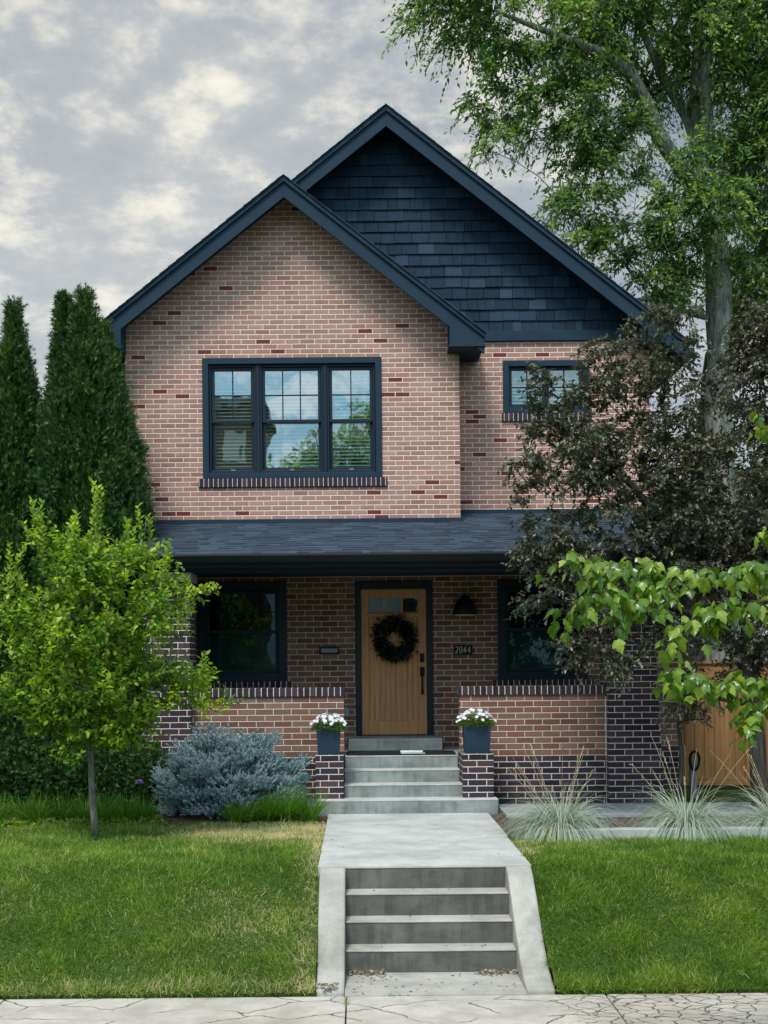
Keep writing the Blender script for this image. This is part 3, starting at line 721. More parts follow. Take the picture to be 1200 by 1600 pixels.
# piers
def pier(xi, xo_b, xo_t):
    s_ = 1 if xo_b > xi else -1
    mb = MB(); z0, z1 = .6, 3.58
    v = []
    for z, xo in ((z0, xo_b), (z1, xo_t)):
        a, b = (xi, xo) if s_ > 0 else (xo, xi)
        v += [(a, 15.95, z), (b, 15.95, z), (b, 16.50, z), (a, 16.50, z)]
    mb.add(v, [(0, 3, 2, 1), (4, 5, 6, 7), (0, 1, 5, 4), (1, 2, 6, 5), (2, 3, 7, 6), (3, 0, 4, 7)])
    p = mb.build('porch_pier', 'brick_dark', H)
    a, b = (xi, xo_t) if s_ > 0 else (xo_t, xi)
    MB().box(a - .03, b + .03, 15.92, 16.53, 3.58, 3.69).build('capstone', 'cream_stone', p, bev=.01)
pier(3.115, 3.81, 3.66); pier(-2.10, -2.80, -2.65)
# porch roof
SP = .295
pr = MB(); zE = 3.895
def pz(y): return zE + SP * (y - 15.7)
pr.yz([(15.7, pz(15.7) - .09), (17.70, pz(17.70) - .09), (17.70, pz(17.70) - .02), (15.7, pz(15.7) - .02)], -3.3, 4.25); 
pr.yz([(17.701, pz(17.701) - .09), (18.30, pz(18.30) - .09), (18.30, pz(18.30) - .02), (17.701, pz(17.701) - .02)], 1.434, 4.25)
pr.build('porch_roof_deck', 'navy_soffit', H)
tb = MB(); ln = 2.66 * math.hypot(1, SP); u = 0; cy_, sy_ = 1 / math.hypot(1, SP), SP / math.hypot(1, SP); rr = 0
while u < ln:
    x = -3.32 - random.random() * .3
    while x < 4.27:
        wd = random.choice((.10, .15, .2, .25, .3)) ; a, b = max(x, -3.32), min(x + wd, 4.27)
        lo, hi = u - (.03 if rr == 0 else 0), min(u + .20, ln)
        ylo = 15.7 + lo * cy_; yhi = 15.7 + hi * cy_
        if b > a and not (ylo > 17.63 and (a + b) / 2 < 1.44):
            if a < 1.44 and yhi > 17.69: yhi = 17.69
            off = random.choice((.010, .013, .019)); jl = random.uniform(-.008, .008)
            za, zb_ = pz(ylo + jl), pz(yhi)
            tb.prism([(a + .001, ylo + jl, za + off), (a + .001, ylo + jl, za - .003), (a + .001, yhi, zb_ - .001), (a + .001, yhi, zb_ + .003)], (b - a - .002, 0, 0), random.random())
        x += wd
    u += .142; rr += 1
tb.build('porch_shingles', 'asphalt_shingle', H, tones=True)
MB().box(-3.2, 1.436, YW - .022, YW - .001, pz(YW) - .02, pz(YW) + .055).build('flashing', 'navy_trim', H)
MB().box(1.44, 4.25, YR - .022, YR - .001, pz(YR) - .02, pz(YR) + .055).build('flashing', 'navy_trim', H)
MB().box(1.4365, 1.4585, YW - .022, YR - .023, pz(YW) - .02, pz(YW) + .075).build('flashing', 'navy_trim', H)
gt = MB(); gt.yz([(15.565, 3.885), (15.56, 3.86), (15.585, 3.80), (15.60, 3.775), (15.69, 3.775), (15.69, 3.885), (15.68, 3.885), (15.68, 3.787), (15.608, 3.787), (15.575, 3.87), (15.575, 3.885)], -3.32, 4.27)
gt.build('gutter', 'black_metal', H, bev=.002)
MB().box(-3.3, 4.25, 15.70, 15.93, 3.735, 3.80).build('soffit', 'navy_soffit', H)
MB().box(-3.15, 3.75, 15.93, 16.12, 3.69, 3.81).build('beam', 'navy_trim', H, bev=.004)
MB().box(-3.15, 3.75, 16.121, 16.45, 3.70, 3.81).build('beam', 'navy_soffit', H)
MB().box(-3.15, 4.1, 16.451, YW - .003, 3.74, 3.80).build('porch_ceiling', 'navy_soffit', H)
MB().box(-3.3, -3.16, 15.93, YW, 3.735, 4.2).build('porch_side_fascia', 'navy_soffit', H)
MB().box(4.101, 4.25, 15.93, YW, 3.735, 4.2).build('porch_side_fascia', 'navy_soffit', H)

# ================================================================== SMALL THINGS ON THE PORCH
# planters
def leaf_tpl(kind):
    if kind == 'tri':      # folded two-triangle leaf
        return np.array([(0, 0, 0), (.42, .5, .12), (1, 0, 0), (.42, -.5, .12)], float), [(0, 1, 2), (0, 2, 3)]
    if kind == 'ovate':
        v = [(0, 0, 0), (.2, .36, .08), (.55, .46, .10), (1, 0, -.10), (.55, -.46, .10), (.2, -.36, .08), (.5, 0, -.02)]
        return np.array(v, float), [(0, 6, 2, 1), (6, 3, 2), (0, 5, 4, 6), (6, 4, 3)]
    if kind == 'maple':
        o_ = [(0, 0), (-.09, .20), (.10, .44), (.36, .62), (.44, .38), (.64, .31), (.84, .14), (1.05, 0)]
        pts = [(0, 0, 0)] + [(a, b, -.34 * abs(b) - .18 * a * a) for a, b in o_[1:-1]] + [(1.05, 0, -.2)] + [(a, -b, -.34 * abs(b) - .18 * a * a) for a, b in o_[1:-1]] + [(.45, 0, .03)]
        n = len(o_) - 2
        L_ = list(range(1, n + 1)); tip = n + 1; Rr = list(range(n + 2, 2 * n + 2)); c = 2 * n + 2
        fs = [(0, c, L_[0])]
        for i in range(n - 1): fs.append((L_[i], c, L_[i + 1]))
        fs.append((L_[-1], c, tip)); fs.append((0, Rr[0], c))
        for i in range(n - 1): fs.append((Rr[i], Rr[i + 1], c))
        fs.append((Rr[-1], tip, c)); return np.array(pts, float), fs
    if kind == 'cross':
        v = [(0, 0, 0), (.4, .5, 0), (1, 0, 0), (.4, -.5, 0), (.4, 0, .5), (.4, 0, -.5)]
        return np.array(v, float), [(0, 1, 2, 3), (0, 4, 2, 5)]
    if kind == 'spray':     # flat forked cedar spray
        v = [(0, 0, 0), (.35, .10, 0), (.85, .50, .05), (.55, .08, 0), (1.0, 0, 0), (.55, -.08, 0), (.85, -.50, .05), (.35, -.10, 0)]
        return np.array(v, float), [(0, 1, 2, 3), (0, 3, 4, 5), (0, 5, 6, 7)]
    if kind == 'needles':   # bottle brush shoot
        vs, fs = [(0, .02, 0), (0, -.02, 0), (.95, 0, 0)], [(0, 1, 2)]
        r_ = random.Random(3)
        for i in range(34):
            a = r_.uniform(.05, .95); th = r_.uniform(0, 2 * math.pi); l = .26 * (1 - .35 * a); b = len(vs)
            c, s_ = math.cos(th), math.sin(th)
            vs += [(a, -s_ * .045, c * .045), (a, s_ * .045, -c * .045), (a + .17, c * l, s_ * l)]; fs.append((b, b + 1, b + 2))
        return np.array(vs, float), fs
def nrm(a): return a / (np.linalg.norm(a, axis=1, keepdims=True) + 1e-9)
def leaves(pos, dirs, nor, length, width, kind, tones, name, m, parent=None, smooth=False):
    """one mesh of many leaves: template x along dirs, y across, z along nor"""
    tv, tf = leaf_tpl(kind)
    dirs = nrm(dirs); side = nrm(np.cross(nor, dirs)); up = np.cross(dirs, side)
    length = np.broadcast_to(np.asarray(length, float), (len(pos),)); width = np.broadcast_to(np.asarray(width, float), (len(pos),))
    V = pos[:, None, :] + dirs[:, None, :] * (tv[None, :, 0:1] * length[:, None, None]) + side[:, None, :] * (tv[None, :, 1:2] * width[:, None, None]) + up[:, None, :] * (tv[None, :, 2:3] * width[:, None, None])
    return raw_mesh(V.reshape(-1, 3), tf, len(pos), len(tv), np.repeat(tones, len(tf)), name, m, parent, smooth)
def raw_mesh(V, tf, n, nv, tones, name, m, parent=None, smooth=False):
    me = bpy.data.meshes.new(name); me.vertices.add(len(V)); me.vertices.foreach_set('co', V.astype(np.float32).ravel())
    loops = np.concatenate([np.array(f) for f in tf]); tot = np.array([len(f) for f in tf])
    allv = (loops[None, :] + (np.arange(n) * nv)[:, None]).ravel().astype(np.int32)
    totals = np.tile(tot, n).astype(np.int32); starts = np.concatenate([[0], np.cumsum(totals)[:-1]]).astype(np.int32)
    me.loops.add(len(allv)); me.loops.foreach_set('vertex_index', allv)
    me.polygons.add(len(totals)); me.polygons.foreach_set('loop_start', starts)
    try: me.polygons.foreach_set('loop_total', totals)
    except Exception: pass
    if smooth: me.polygons.foreach_set('use_smooth', np.ones(len(totals), bool))
    me.update(calc_edges=True)
    a = me.attributes.new('tone', 'FLOAT', 'FACE'); a.data.foreach_set('value', tones.astype(np.float32))
    return link(name, me, m, parent)
def rdir(n): return nrm(rng.normal(size=(n, 3)))
def ribbons(base, d0, length, droop, width, segs, tones, name, m, parent=None):
    """curved tapering blades: base Nx3, d0 Nx3 start direction, droop pulls them down along the length"""
    n = len(base); d0 = nrm(d0); side = nrm(np.cross(d0, np.array([0, 0, 1.0]) + rng.normal(0, .25, (n, 3))))
    pts = []; p = base.copy(); dd = d0.copy(); step = (length / segs)[:, None]
    for i in range(segs + 1):
        wd = (width * (1 - (i / segs) ** 1.6))[:, None]
        pts.append(p - side * wd * .5); pts.append(p + side * wd * .5)
        dd = nrm(dd + np.array([0, 0, -1.0]) * (droop / segs)[:, None]); p = p + dd * step
    V = np.stack(pts, 1)
    fs = [(2 * i, 2 * i + 1, 2 * i + 3, 2 * i + 2) for i in range(segs)]
    return raw_mesh(V.reshape(-1, 3), fs, n, 2 * (segs + 1), np.repeat(tones, segs), name, m, parent)

def flower_planter(x0, x1, yc, z0, z1, label, seed):
    xc = (x0 + x1) / 2; hw = (x1 - x0) / 2
    T = thing('flower_planter', label, 'planter', (xc, yc, z0), 'planters at the porch steps')
    mb = MB(); t_ = .018; b = hw * .88
    def ring(h, z): return [(xc - h, yc - h, z), (xc + h, yc - h, z), (xc + h, yc + h, z), (xc - h, yc + h, z)]
    v = ring(b, z0 + .001) + ring(hw, z1) + ring(hw - t_, z1) + ring(hw - t_ - .01, z1 - .05)
    q = [(3, 2, 1, 0), (12, 13, 14, 15)]
    for k in range(3):
        for i in range(4): q.append((k * 4 + i, k * 4 + (i + 1) % 4, k * 4 + 4 + (i + 1) % 4, k * 4 + 4 + i))
    mb.add(v, q); mb.build('pot', 'navy_pot', T, bev=.004)
    MB().box(xc - hw + t_ + .012, xc + hw - t_ - .012, yc - hw + t_ + .012, yc + hw - t_ - .012, z1 - .048, z1 - .03).build('soil', 'soil', T)
    r_ = np.random.default_rng(seed); n = 900
    a = r_.uniform(0, 2 * np.pi, n); rad = np.sqrt(r_.uniform(0, 1, n)) * (hw + .05); h = z1 + .16 * (1 - (rad / (hw + .07)) ** 2) * r_.uniform(.2, 1, n) - .02
    pos = np.stack([xc + np.cos(a) * rad, yc + np.sin(a) * rad, h], 1); dr = np.stack([np.cos(a), np.sin(a), r_.uniform(-.3, .8, n)], 1)
    leaves(pos, dr, nrm(r_.normal(0, .5, (n, 3)) + [0, 0, 1]), .035, .02, 'ovate', r_.uniform(0, 1, n), 'foliage', 'leaf_pot', T)
    nb = 75; a = r_.uniform(0, 2 * np.pi, nb); rad = np.sqrt(r_.uniform(0, 1, nb)) * (hw + .075)
    h = z1 + .045 + .13 * (1 - (rad / (hw + .09)) ** 2) + r_.uniform(-.015, .03, nb)
    P, Dd, Nn = [], [], []
    for i in range(nb):
        c = np.array([xc + np.cos(a[i]) * rad[i], yc + np.sin(a[i]) * rad[i], h[i]])
        face = nrm(np.array([[np.cos(a[i]) * .6, np.sin(a[i]) * .6 - .5, .7 + r_.normal() * .2]]))[0]
        e1 = nrm(np.cross(face, [[0, 0, 1.0]]))[0]; e2 = np.cross(face, e1)
        for k in range(5):
            th = 2 * np.pi * k / 5 + i; P.append(c); Dd.append(e1 * np.cos(th) + e2 * np.sin(th) + face * .25); Nn.append(face)
    leaves(np.array(P), np.array(Dd), np.array(Nn), .024, .026, 'ovate', np.repeat(r_.uniform(0, 1, nb), 5), 'blossoms', 'petal_white', T)
flower_planter(-.515, -.222, 15.56, 1.441, 1.742, 'navy square pot of white flowers on the brick pedestal left of the porch steps', 5)
flower_planter(1.262, 1.592, 15.57, 1.441, 1.775, 'navy square pot of white flowers on the brick pedestal right of the porch steps', 9)

# wreath on the door
n = 2600; th = rng.uniform(0, 2 * np.pi, n); wob = rng.normal(0, .042, n) * (1 + .15 * np.sin(th * 5))
wr = np.stack([.504 + np.cos(th) * (.185 + wob), 17.66 + rng.normal(0, .025, n), 2.865 + np.sin(th) * (.200 + wob)], 1); wr[:, 1] = np.minimum(wr[:, 1], 17.70)
out_ = np.stack([np.cos(th), np.zeros(n), np.sin(th)], 1)
W = thing('wreath', 'dark leafy evergreen wreath hanging on the wooden front door', 'wreath', (.504, 17.66, 2.865))
leaves(wr, out_ * .7 + rdir(n) * .8 + np.array([0, -.35, 0]), rdir(n), rng.uniform(.05, .10, n), .03, 'ovate', rng.uniform(0, 1, n), 'greenery', 'leaf_wreath', W)
ringp = [(.504 + .175 * math.cos(a), 17.675, 2.865 + .185 * math.sin(a)) for a in np.linspace(0, 2 * math.pi, 25)]
MB().tube(ringp, .03, 8).build('ring', 'bark_twig', W)
# door mat and newspaper
mt = MB(); mt.box(-.16, 1.22, 16.07, 16.62, 1.380, 1.398); tag(mt.build('door_mat', 'black_metal', bev=.004), 'thin black mat lying on the porch floor at the top of the steps', 'mat')
nw = MB(); nw.tube([(.52, 16.12, 1.416), (.66, 16.115, 1.417), (.80, 16.11, 1.415)], [.02, .021, .019], 10); nw.box(.53, .83, 16.085, 16.18, 1.3985, 1.402)
tag(nw.build('newspaper', 'paper'), 'pale rolled newspaper lying on the black mat at the door', 'newspaper')
# wooden porch chair, only its slanted back is visible above the wall
CH = thing('porch_chair', 'reddish wooden slat chair behind the left porch wall', 'chair', (-1.98, 16.75, 1.379))
def bar(mb, a, b, w_, t_):
    a, b = Vector(a), Vector(b); dd = (b - a).normalized(); s_ = Vector((0, 1, 0)); k = dd.cross(s_).normalized() * w_ / 2; s_ = s_ * t_ / 2
    mb.add([a - k - s_, a + k - s_, a + k + s_, a - k + s_, b - k - s_, b + k - s_, b + k + s_, b - k + s_], [(0, 1, 2, 3), (4, 7, 6, 5), (0, 4, 5, 1), (1, 5, 6, 2), (2, 6, 7, 3), (3, 7, 4, 0)])
bk = MB()
for i in range(5): bar(bk, (-1.83 + 0, 16.50 + i * .11, 1.80), (-2.08, 16.50 + i * .11, 2.40 + .04 * math.sin(i * math.pi / 4)), .018, .095)
bar(bk, (-2.02, 16.45, 2.30), (-2.0201, 16.45, 2.36), .02, .02); bk.prism([(-1.955, 16.45, 2.14), (-1.925, 16.45, 2.14), (-1.925, 16.45, 2.20), (-1.955, 16.45, 2.20)], (0, .54, 0))
bk.build('backrest', 'chair_wood', CH)
se = MB()
for i in range(5): se.box(-1.80 + i * .10, -1.71 + i * .10, 16.47, 16.97, 1.74, 1.76)
se.build('seat', 'chair_wood', CH)
for xx in (-1.80, -1.34):
    for yy in (16.47, 16.93): MB().box(xx, xx + .04, yy, yy + .04, 1.380, 1.738).build('leg', 'chair_wood', CH)
for yy in (16.42, 16.975): 
    MB().box(-1.95, -1.30, yy, yy + .06, 1.93, 1.955).build('armrest', 'chair_wood', CH)
MB().tube([(-1.905, 16.44, 2.1), (-1.70, 16.44, 1.945), (-1.72, 16.44, 1.94)], .015, 6).build('brace', 'chair_wood', CH)

# ================================================================== FENCE GATE
def fence():
    T = thing('wooden_fence', 'honey brown board fence with rails to the right of the house', 'fence', (5.8, 17.6, .72))
    bd = MB(); x = 4.425; zt = 2.23
    k = -.10
    def yy(x): return 17.95 + k * (x - 4.4)
    while x < 8.4:
        wd = .137; y0 = yy(x) + random.uniform(-.003, .003); bd.box(x + .003, x + wd - .003, y0, y0 + .018, .86, zt - .02, random.random()); x += wd
    bd.build('boards', 'fence_wood', T)
    x = 4.42
    for i in range(4):
        x1 = x + 1.0
        for z0, z1, dy in ((2.20, 2.335, .02), (2.345, 2.49, .024), (.79, .90, .02)):
            MB().prism([(x + .002, yy(x) - dy, z0), (x1 - .002, yy(x1) - dy, z0), (x1 - .002, yy(x1) - dy, z1), (x + .002, yy(x) - dy, z1)], (0, .018 if z1 > 1 else .018, 0)).build('rail', 'fence_rail_wood', T, bev=.003)
        MB().prism([(x, yy(x) - .05, 2.491), (x1 - .003, yy(x1) - .05, 2.491), (x1 - .003, yy(x1) + .09, 2.491), (x, yy(x) + .09, 2.491)], (0, 0, .03)).build('cap_rail', 'fence_rail_wood', T)
        MB().box(x1 - .045, x1 + .045, yy(x1) + .025, yy(x1) + .11, .72, 2.49).build('post', 'fence_wood', T)
        x = x1
fence()
hp = thing('garden_post', 'grey post with a coiled black hose before the wooden fence', 'post', (4.36, 16.7, .75))
MB().box(4.31, 4.39, 16.66, 16.74, .74, 1.24).build('post', 'grey_metal', hp, bev=.006)
cb = MB()
for k in range(3):
    cb.tube([(4.35 + .062 * math.cos(a), 16.62 - .02 * k, 1.24 + .12 * math.sin(a)) for a in np.linspace(0, 2 * math.pi, 21)], .014, 8)
cb.build('hose_coil', 'black_metal', hp, smooth=True)

# ================================================================== TREES
def grow(limbs, targets, jitter=.08, seg=.35, tip=.006, expo=.46):
    """limbs: list of polylines [(x,y,z,r)...]; the first starts at the ground. targets join the nearest node that lies nearer the root."""
    nodes, par, rad = [], [], []
    for li, L_ in enumerate(limbs):
        prev = -1
        if li > 0:
            d2 = [sum((nodes[i][k] - L_[0][k]) ** 2 for k in range(3)) for i in range(len(nodes))]; prev = int(np.argmin(d2))
        for i, (x, y, z, r) in enumerate(L_):
            if i > 0:
                p0 = nodes[prev]; dist = math.dist(p0, (x, y, z)); k = max(1, int(dist / seg)); r0 = rad[prev]
                q0 = p0
                for j in range(1, k + 1):
                    f_ = j / k; jt = 0 if j == k else jitter * r * 1.5
                    nodes.append(tuple(q0[c] + ((x, y, z)[c] - q0[c]) * f_ + random.uniform(-jt, jt) for c in range(3))); par.append(prev); rad.append(r0 + (r - r0) * f_ if i > 0 else r); prev = len(nodes) - 1
            else:
                if li == 0: nodes.append((x, y, z)); par.append(-1); rad.append(r); prev = 0
                else:
                    nodes.append((x, y, z)); par.append(prev); rad.append(min(r, rad[prev])); prev = len(nodes) - 1
    nl = len(nodes); N = np.array(nodes); root = N[0]
    order = np.argsort(np.linalg.norm(targets - root, axis=1)); tips = []
    Nn = [np.array(p) for p in nodes]; arr = np.zeros((nl + len(targets) * 6, 3)); arr[:nl] = N; cnt = nl
    depth = np.zeros(len(arr)); 
    for ti in order:
        tpt = targets[ti]; dv = np.linalg.norm(arr[:cnt] - tpt, axis=1)
        low_ = (arr[:cnt, 2] - tpt[2]); dv = dv + np.maximum(low_, 0) * .35 + (np.arange(cnt) < 3) * 2
        b = int(np.argmin(dv)); p0 = arr[b]; dist = np.linalg.norm(tpt - p0); k = int(min(5, max(1, dist / seg)))
        prev = b; up = .12 * dist
        for j in range(1, k + 1):
            f_ = j / k; q = p0 + (tpt - p0) * f_ + np.array([0, 0, up * math.sin(math.pi * f_)]) + (rng.normal(0, jitter * .5, 3) * dist * .3 if j < k else 0)
            arr[cnt] = q; par.append(prev); rad.append(None); prev = cnt; cnt += 1
        tips.append(prev)
    arr = arr[:cnt]; count = np.zeros(cnt)
    for i in tips: count[i] += 1
    for i in range(cnt - 1, 0, -1):
        if par[i] >= 0: count[par[i]] += count[i]
    for i in range(nl, cnt): rad[i] = min(tip * max(count[i], 1) ** expo, rad[par[i]] * .9 if rad[par[i]] else 9)
    return arr, par, rad, tips
def tree_wood(arr, par, rad, name, m, parent, nside=8, minr=0.0):
    """chains of tubes from the node list, as one mesh"""
    ch = {}
    for i, p in enumerate(par):
        if p >= 0: ch.setdefault(p, []).append(i)
    mb = MB(); stack = [(0, None)]
    while stack:
        s0, frm = stack.pop(); path = ([frm] if frm is not None else []) + [s0]; cur = s0
        while cur in ch:
            ks = sorted(ch[cur], key=lambda i: -rad[i]); 
            for o_ in ks[1:]: stack.append((o_, cur))
            cur = ks[0]; path.append(cur)
        if len(path) > 1 and rad[path[-1 if len(path) < 2 else 1]] >= minr:
            rr_ = [rad[i] for i in path]
            if frm is not None: rr_[0] = rr_[1]
            mb.tube([arr[i] for i in path], rr_, nside if max(rr_) > .03 else 4, cap=True)
    return mb.build(name, m, parent, smooth=True)
def ellips(lobes, n):
    """n points spread through ellipsoids (x,y,z,rx,ry,rz), biased to the shell"""
    vol = np.array([l[3] * l[4] * l[5] for l in lobes]) ** .8; pick = rng.choice(len(lobes), n, p=vol / vol.sum()); L_ = np.array(lobes)[pick]
    d_ = rdir(n); r_ = rng.uniform(0, 1, n) ** (1 / 2.2); return L_[:, :3] + d_ * r_[:, None] * L_[:, 3:6]
def sprays(tip_pos, tip_dir, per, spread, twig_len, droop=0.0, seed=0):
    """leaf sites on short twigs round each tip"""
    n = len(tip_pos); P = np.repeat(tip_pos, per, 0); Dd = nrm(np.repeat(tip_dir, per, 0) * .6 + rdir(n * per) * spread + np.array([0, 0, -droop]))
    s_ = rng.uniform(.1, 1, n * per); return P + Dd * (s_ * twig_len)[:, None], Dd
def dirs_of(arr, par, tips):
    return nrm(np.array([arr[i] - arr[par[i]] for i in tips]))

def twiggy_crown(arr, par, tips, ntw, nlf, tw, leaf, wid, kind, m, parent, droop=.3, spread=.8, tone_pow=1.0, hang=.4, sub=True, name='crown', wood='bark_twig'):
    """ntw twigs per tip, nlf leaves along each; twigs are thin 3-sided tubes in the crown's own wood mesh"""
    tp = arr[tips]; td = dirs_of(arr, par, tips); n = len(tips) * ntw
    base = np.repeat(tp, ntw, 0) + rng.normal(0, tw * .12, (n, 3)); dr = nrm(np.repeat(td, ntw, 0) * .7 + rdir(n) * spread)
    ln = tw * rng.uniform(.5, 1.15, n)
    P, Dd, Tn = [], [], []
    clump = rng.normal(0, .16, n)
    for j in range(nlf):
        f_ = (j + .5) / nlf; p = base + dr * (ln * f_)[:, None] + np.array([0, 0, -1.0]) * (droop * ln * f_ * f_)[:, None]
        sd = nrm(np.cross(dr, rdir(n))); sg = 1
        ld = nrm(dr * .6 + sd * .9 * sg + np.array([0, 0, -hang])); P.append(p); Dd.append(ld); Tn.append(np.clip(rng.beta(2, 2.2, n) + clump, 0, 1) ** tone_pow)
    P, Dd, Tn = np.concatenate(P), np.concatenate(Dd), np.concatenate(Tn)
    nor = nrm(np.array([0, 0, 1.0]) + rng.normal(0, .55, P.shape))
    sz = rng.uniform(.7, 1.25, len(P))
    ob = leaves(P, Dd, nor, leaf * sz, wid * sz, kind, Tn, name, m, parent)
    # twigs
    tip_ = base + dr * ln[:, None] + np.array([0, 0, -1.0]) * (droop * ln)[:, None]
    mid = base + dr * (ln * .5)[:, None] + np.array([0, 0, -1.0]) * (droop * ln * .25)[:, None]
    sd = nrm(np.cross(dr, np.array([0, 0, 1.0]) + rng.normal(0, .1, dr.shape))); up = np.cross(sd, dr); w0 = tw * .012
    V = np.stack([base + sd * w0, base - sd * w0 * .5 + up * w0, base - sd * w0 * .5 - up * w0, mid + sd * w0 * .7, mid - sd * w0 * .35 + up * w0 * .7, mid - sd * w0 * .35 - up * w0 * .7, tip_], 1)
    raw_mesh(V.reshape(-1, 3), [(0, 1, 4, 3), (1, 2, 5, 4), (2, 0, 3, 5), (3, 4, 6), (4, 5, 6), (5, 3, 6)], n, 7, np.zeros(n * 6), 'twigs', wood, parent)
    return ob
#TREES
BIG_LOBES = [(2.3, 22, 13.8, 1.21, 1.2, 0.88),(1.6, 21.5, 13.12, 0.65, 0.7, 0.48),(0.96, 21.5, 13.51, 0.38, 0.4, 0.32),(3.72, 22, 13.35, 1.54, 1.4, 0.99),(5.73, 23, 13.71, 1.73, 1.8, 1.03),(7.22, 23, 13.01, 1.03, 1.8, 1.73),(3.06, 22, 12.26, 1.04, 1.1, 0.94),(2.39, 21.5, 11.51, 0.38, 0.5, 0.54),(4.37, 22.3, 11.49, 1.06, 1.2, 1.06),(3.81, 22, 10.49, 0.6, 0.7, 0.44),(5.13, 22.5, 9.99, 1.24, 1.3, 0.79),(3.82, 21.8, 9.82, 0.6, 0.5, 0.38),(5.84, 22, 10.58, 0.99, 1.0, 0.99),(7.36, 23.5, 10.89, 0.82, 1.5, 1.76),(5.01, 22.5, 9.2, 0.84, 0.8, 0.34),(5.54, 22.6, 8.94, 0.45, 0.6, 0.34),(7.11, 23.5, 9.48, 0.7, 1.0, 0.7),(3.94, 22.5, 15.51, 2.48, 2.4, 1.24),(6.9, 23, 16.12, 2.88, 2.5, 1.73),(9.17, 23, 12.65, 1.84, 2.2, 2.99),(1.62, 21.7, 14.53, 1.19, 1.0, 0.76),(9.11, 23.5, 9.35, 1.29, 1.3, 1.41)]
BIG_LIMBS = [[(6.51, 23, 0.42, 0.34),(6.54, 23, 4.04, 0.28),(6.53, 23, 7.5, 0.25),(6.54, 23, 9.22, 0.24),(6.46, 23, 10.49, 0.22),(6.33, 23, 11.06, 0.2)], [(6.42, 23, 10.6, 0.2),(5.92, 22.9, 11.26, 0.16),(5.42, 22.7, 11.81, 0.14),(5.17, 22.5, 12.29, 0.13),(4.83, 22.3, 12.77, 0.12),(4.33, 22, 12.96, 0.09),(3.46, 21.7, 13.15, 0.06),(2.46, 21.5, 13.44, 0.03)], [(6.33, 23, 11.06, 0.16),(6.23, 23, 11.87, 0.14),(6.19, 23.1, 12.72, 0.13),(6.27, 23.2, 13.81, 0.1),(6.14, 23.2, 15.2, 0.07),(5.92, 23.2, 16.36, 0.03)], [(6.29, 23, 11.41, 0.12),(6.06, 23.2, 12.36, 0.11),(5.63, 23.3, 13.16, 0.09),(5.25, 23.4, 14.15, 0.06),(4.79, 23.4, 15.55, 0.03)], [(6.38, 23, 11.29, 0.13),(6.31, 22.8, 12.01, 0.12),(6.19, 22.6, 12.84, 0.1),(6.43, 22.6, 13.96, 0.07),(6.75, 22.5, 15.26, 0.04)], [(6.49, 23, 10.6, 0.15),(6.95, 23.3, 11.17, 0.13),(7.37, 23.5, 11.71, 0.11),(8.23, 23.6, 12.45, 0.08),(9.3, 23.6, 13.27, 0.04)], [(6.57, 23, 9.79, 0.1),(7.14, 23.4, 9.74, 0.08),(7.97, 23.6, 9.38, 0.06),(8.91, 23.6, 9.38, 0.03)]]
LEAN_LIMBS = [[(6.54, 25, 0.24, 0.36),(6.84, 25, 5.43, 0.32),(7.11, 25, 8.43, 0.3),(7.62, 25, 9.42, 0.28),(8.07, 25, 10.42, 0.26),(8.65, 25.2, 11.74, 0.2),(9.37, 25.4, 13.71, 0.12)]]
LEAN_LOBES = [(9.34, 25.3, 14.3, 1.39, 1.5, 1.39),(10.46, 25.3, 12.01, 1.39, 1.4, 1.64),(7.94, 25.6, 10.67, 0.51, 0.6, 0.38),(7.7, 25.8, 12.61, 0.77, 0.9, 0.9)]
CRAB_LOBES = [(2.25, 14.15, 3.35, .42, .3, .22), (2.05, 14.1, 3.0, .38, .2, .12), (2.5, 14.2, 2.75, .42, .3, .3), (2.2, 14.2, 3.75, .45, .4, .25), (3.0, 14.3, 3.1, .5, .4, .4), (2.5, 14.4, 4.87, 0.54, 0.6, 0.54),(1.97, 14.2, 4.66, 0.43, 0.35, 0.25),(1.82, 14.2, 4.2, 0.25, 0.3, 0.28),(2.26, 14.4, 5.37, 0.36, 0.4, 0.36),(2.12, 14.4, 5.74, 0.13, 0.15, 0.2),(2.89, 14.5, 5.61, 0.43, 0.5, 0.47),(2.71, 14.5, 6.08, 0.29, 0.25, 0.16),(3.5, 14.6, 5.99, 0.51, 0.6, 0.44),(3.48, 14.6, 6.40, 0.36, 0.4, 0.20),(4.66, 14.6, 6.05, 0.38, 0.7, 0.58),(4.6, 14.6, 6.49, 0.22, 0.3, 0.22),(3.83, 14.5, 5.31, 0.8, 0.8, 0.58),(3.21, 14.5, 4.73, 0.72, 0.7, 0.58),(4.0, 14.5, 4.44, 0.8, 0.9, 0.65),(2.73, 14.3, 3.99, 0.71, 0.5, 0.36),(3.47, 14.4, 3.85, 0.72, 0.7, 0.43),(4.36, 14.5, 3.71, 0.51, 0.7, 0.51),(2.28, 14.2, 3.56, 0.43, 0.35, 0.25),(2.12, 14.1, 3.13, 0.35, 0.25, 0.16),(2.45, 14.2, 3.06, 0.35, 0.3, 0.32),(2.7, 14.2, 2.56, 0.39, 0.3, 0.28),(2.8, 14.2, 2.28, 0.18, 0.2, 0.18),(3.39, 14.4, 3.28, 0.58, 0.5, 0.43),(4.04, 14.4, 2.98, 0.65, 0.6, 0.36),(4.5, 14.4, 2.62, 0.36, 0.5, 0.25),(3.91, 14.5, 2.33, 0.43, 0.3, 0.18),(3.69, 14.5, 2.05, 0.22, 0.25, 0.14),(5.07, 14.6, 5.68, 0.8, 0.9, 0.95),(5.05, 14.6, 4.08, 0.73, 0.9, 1.02)]
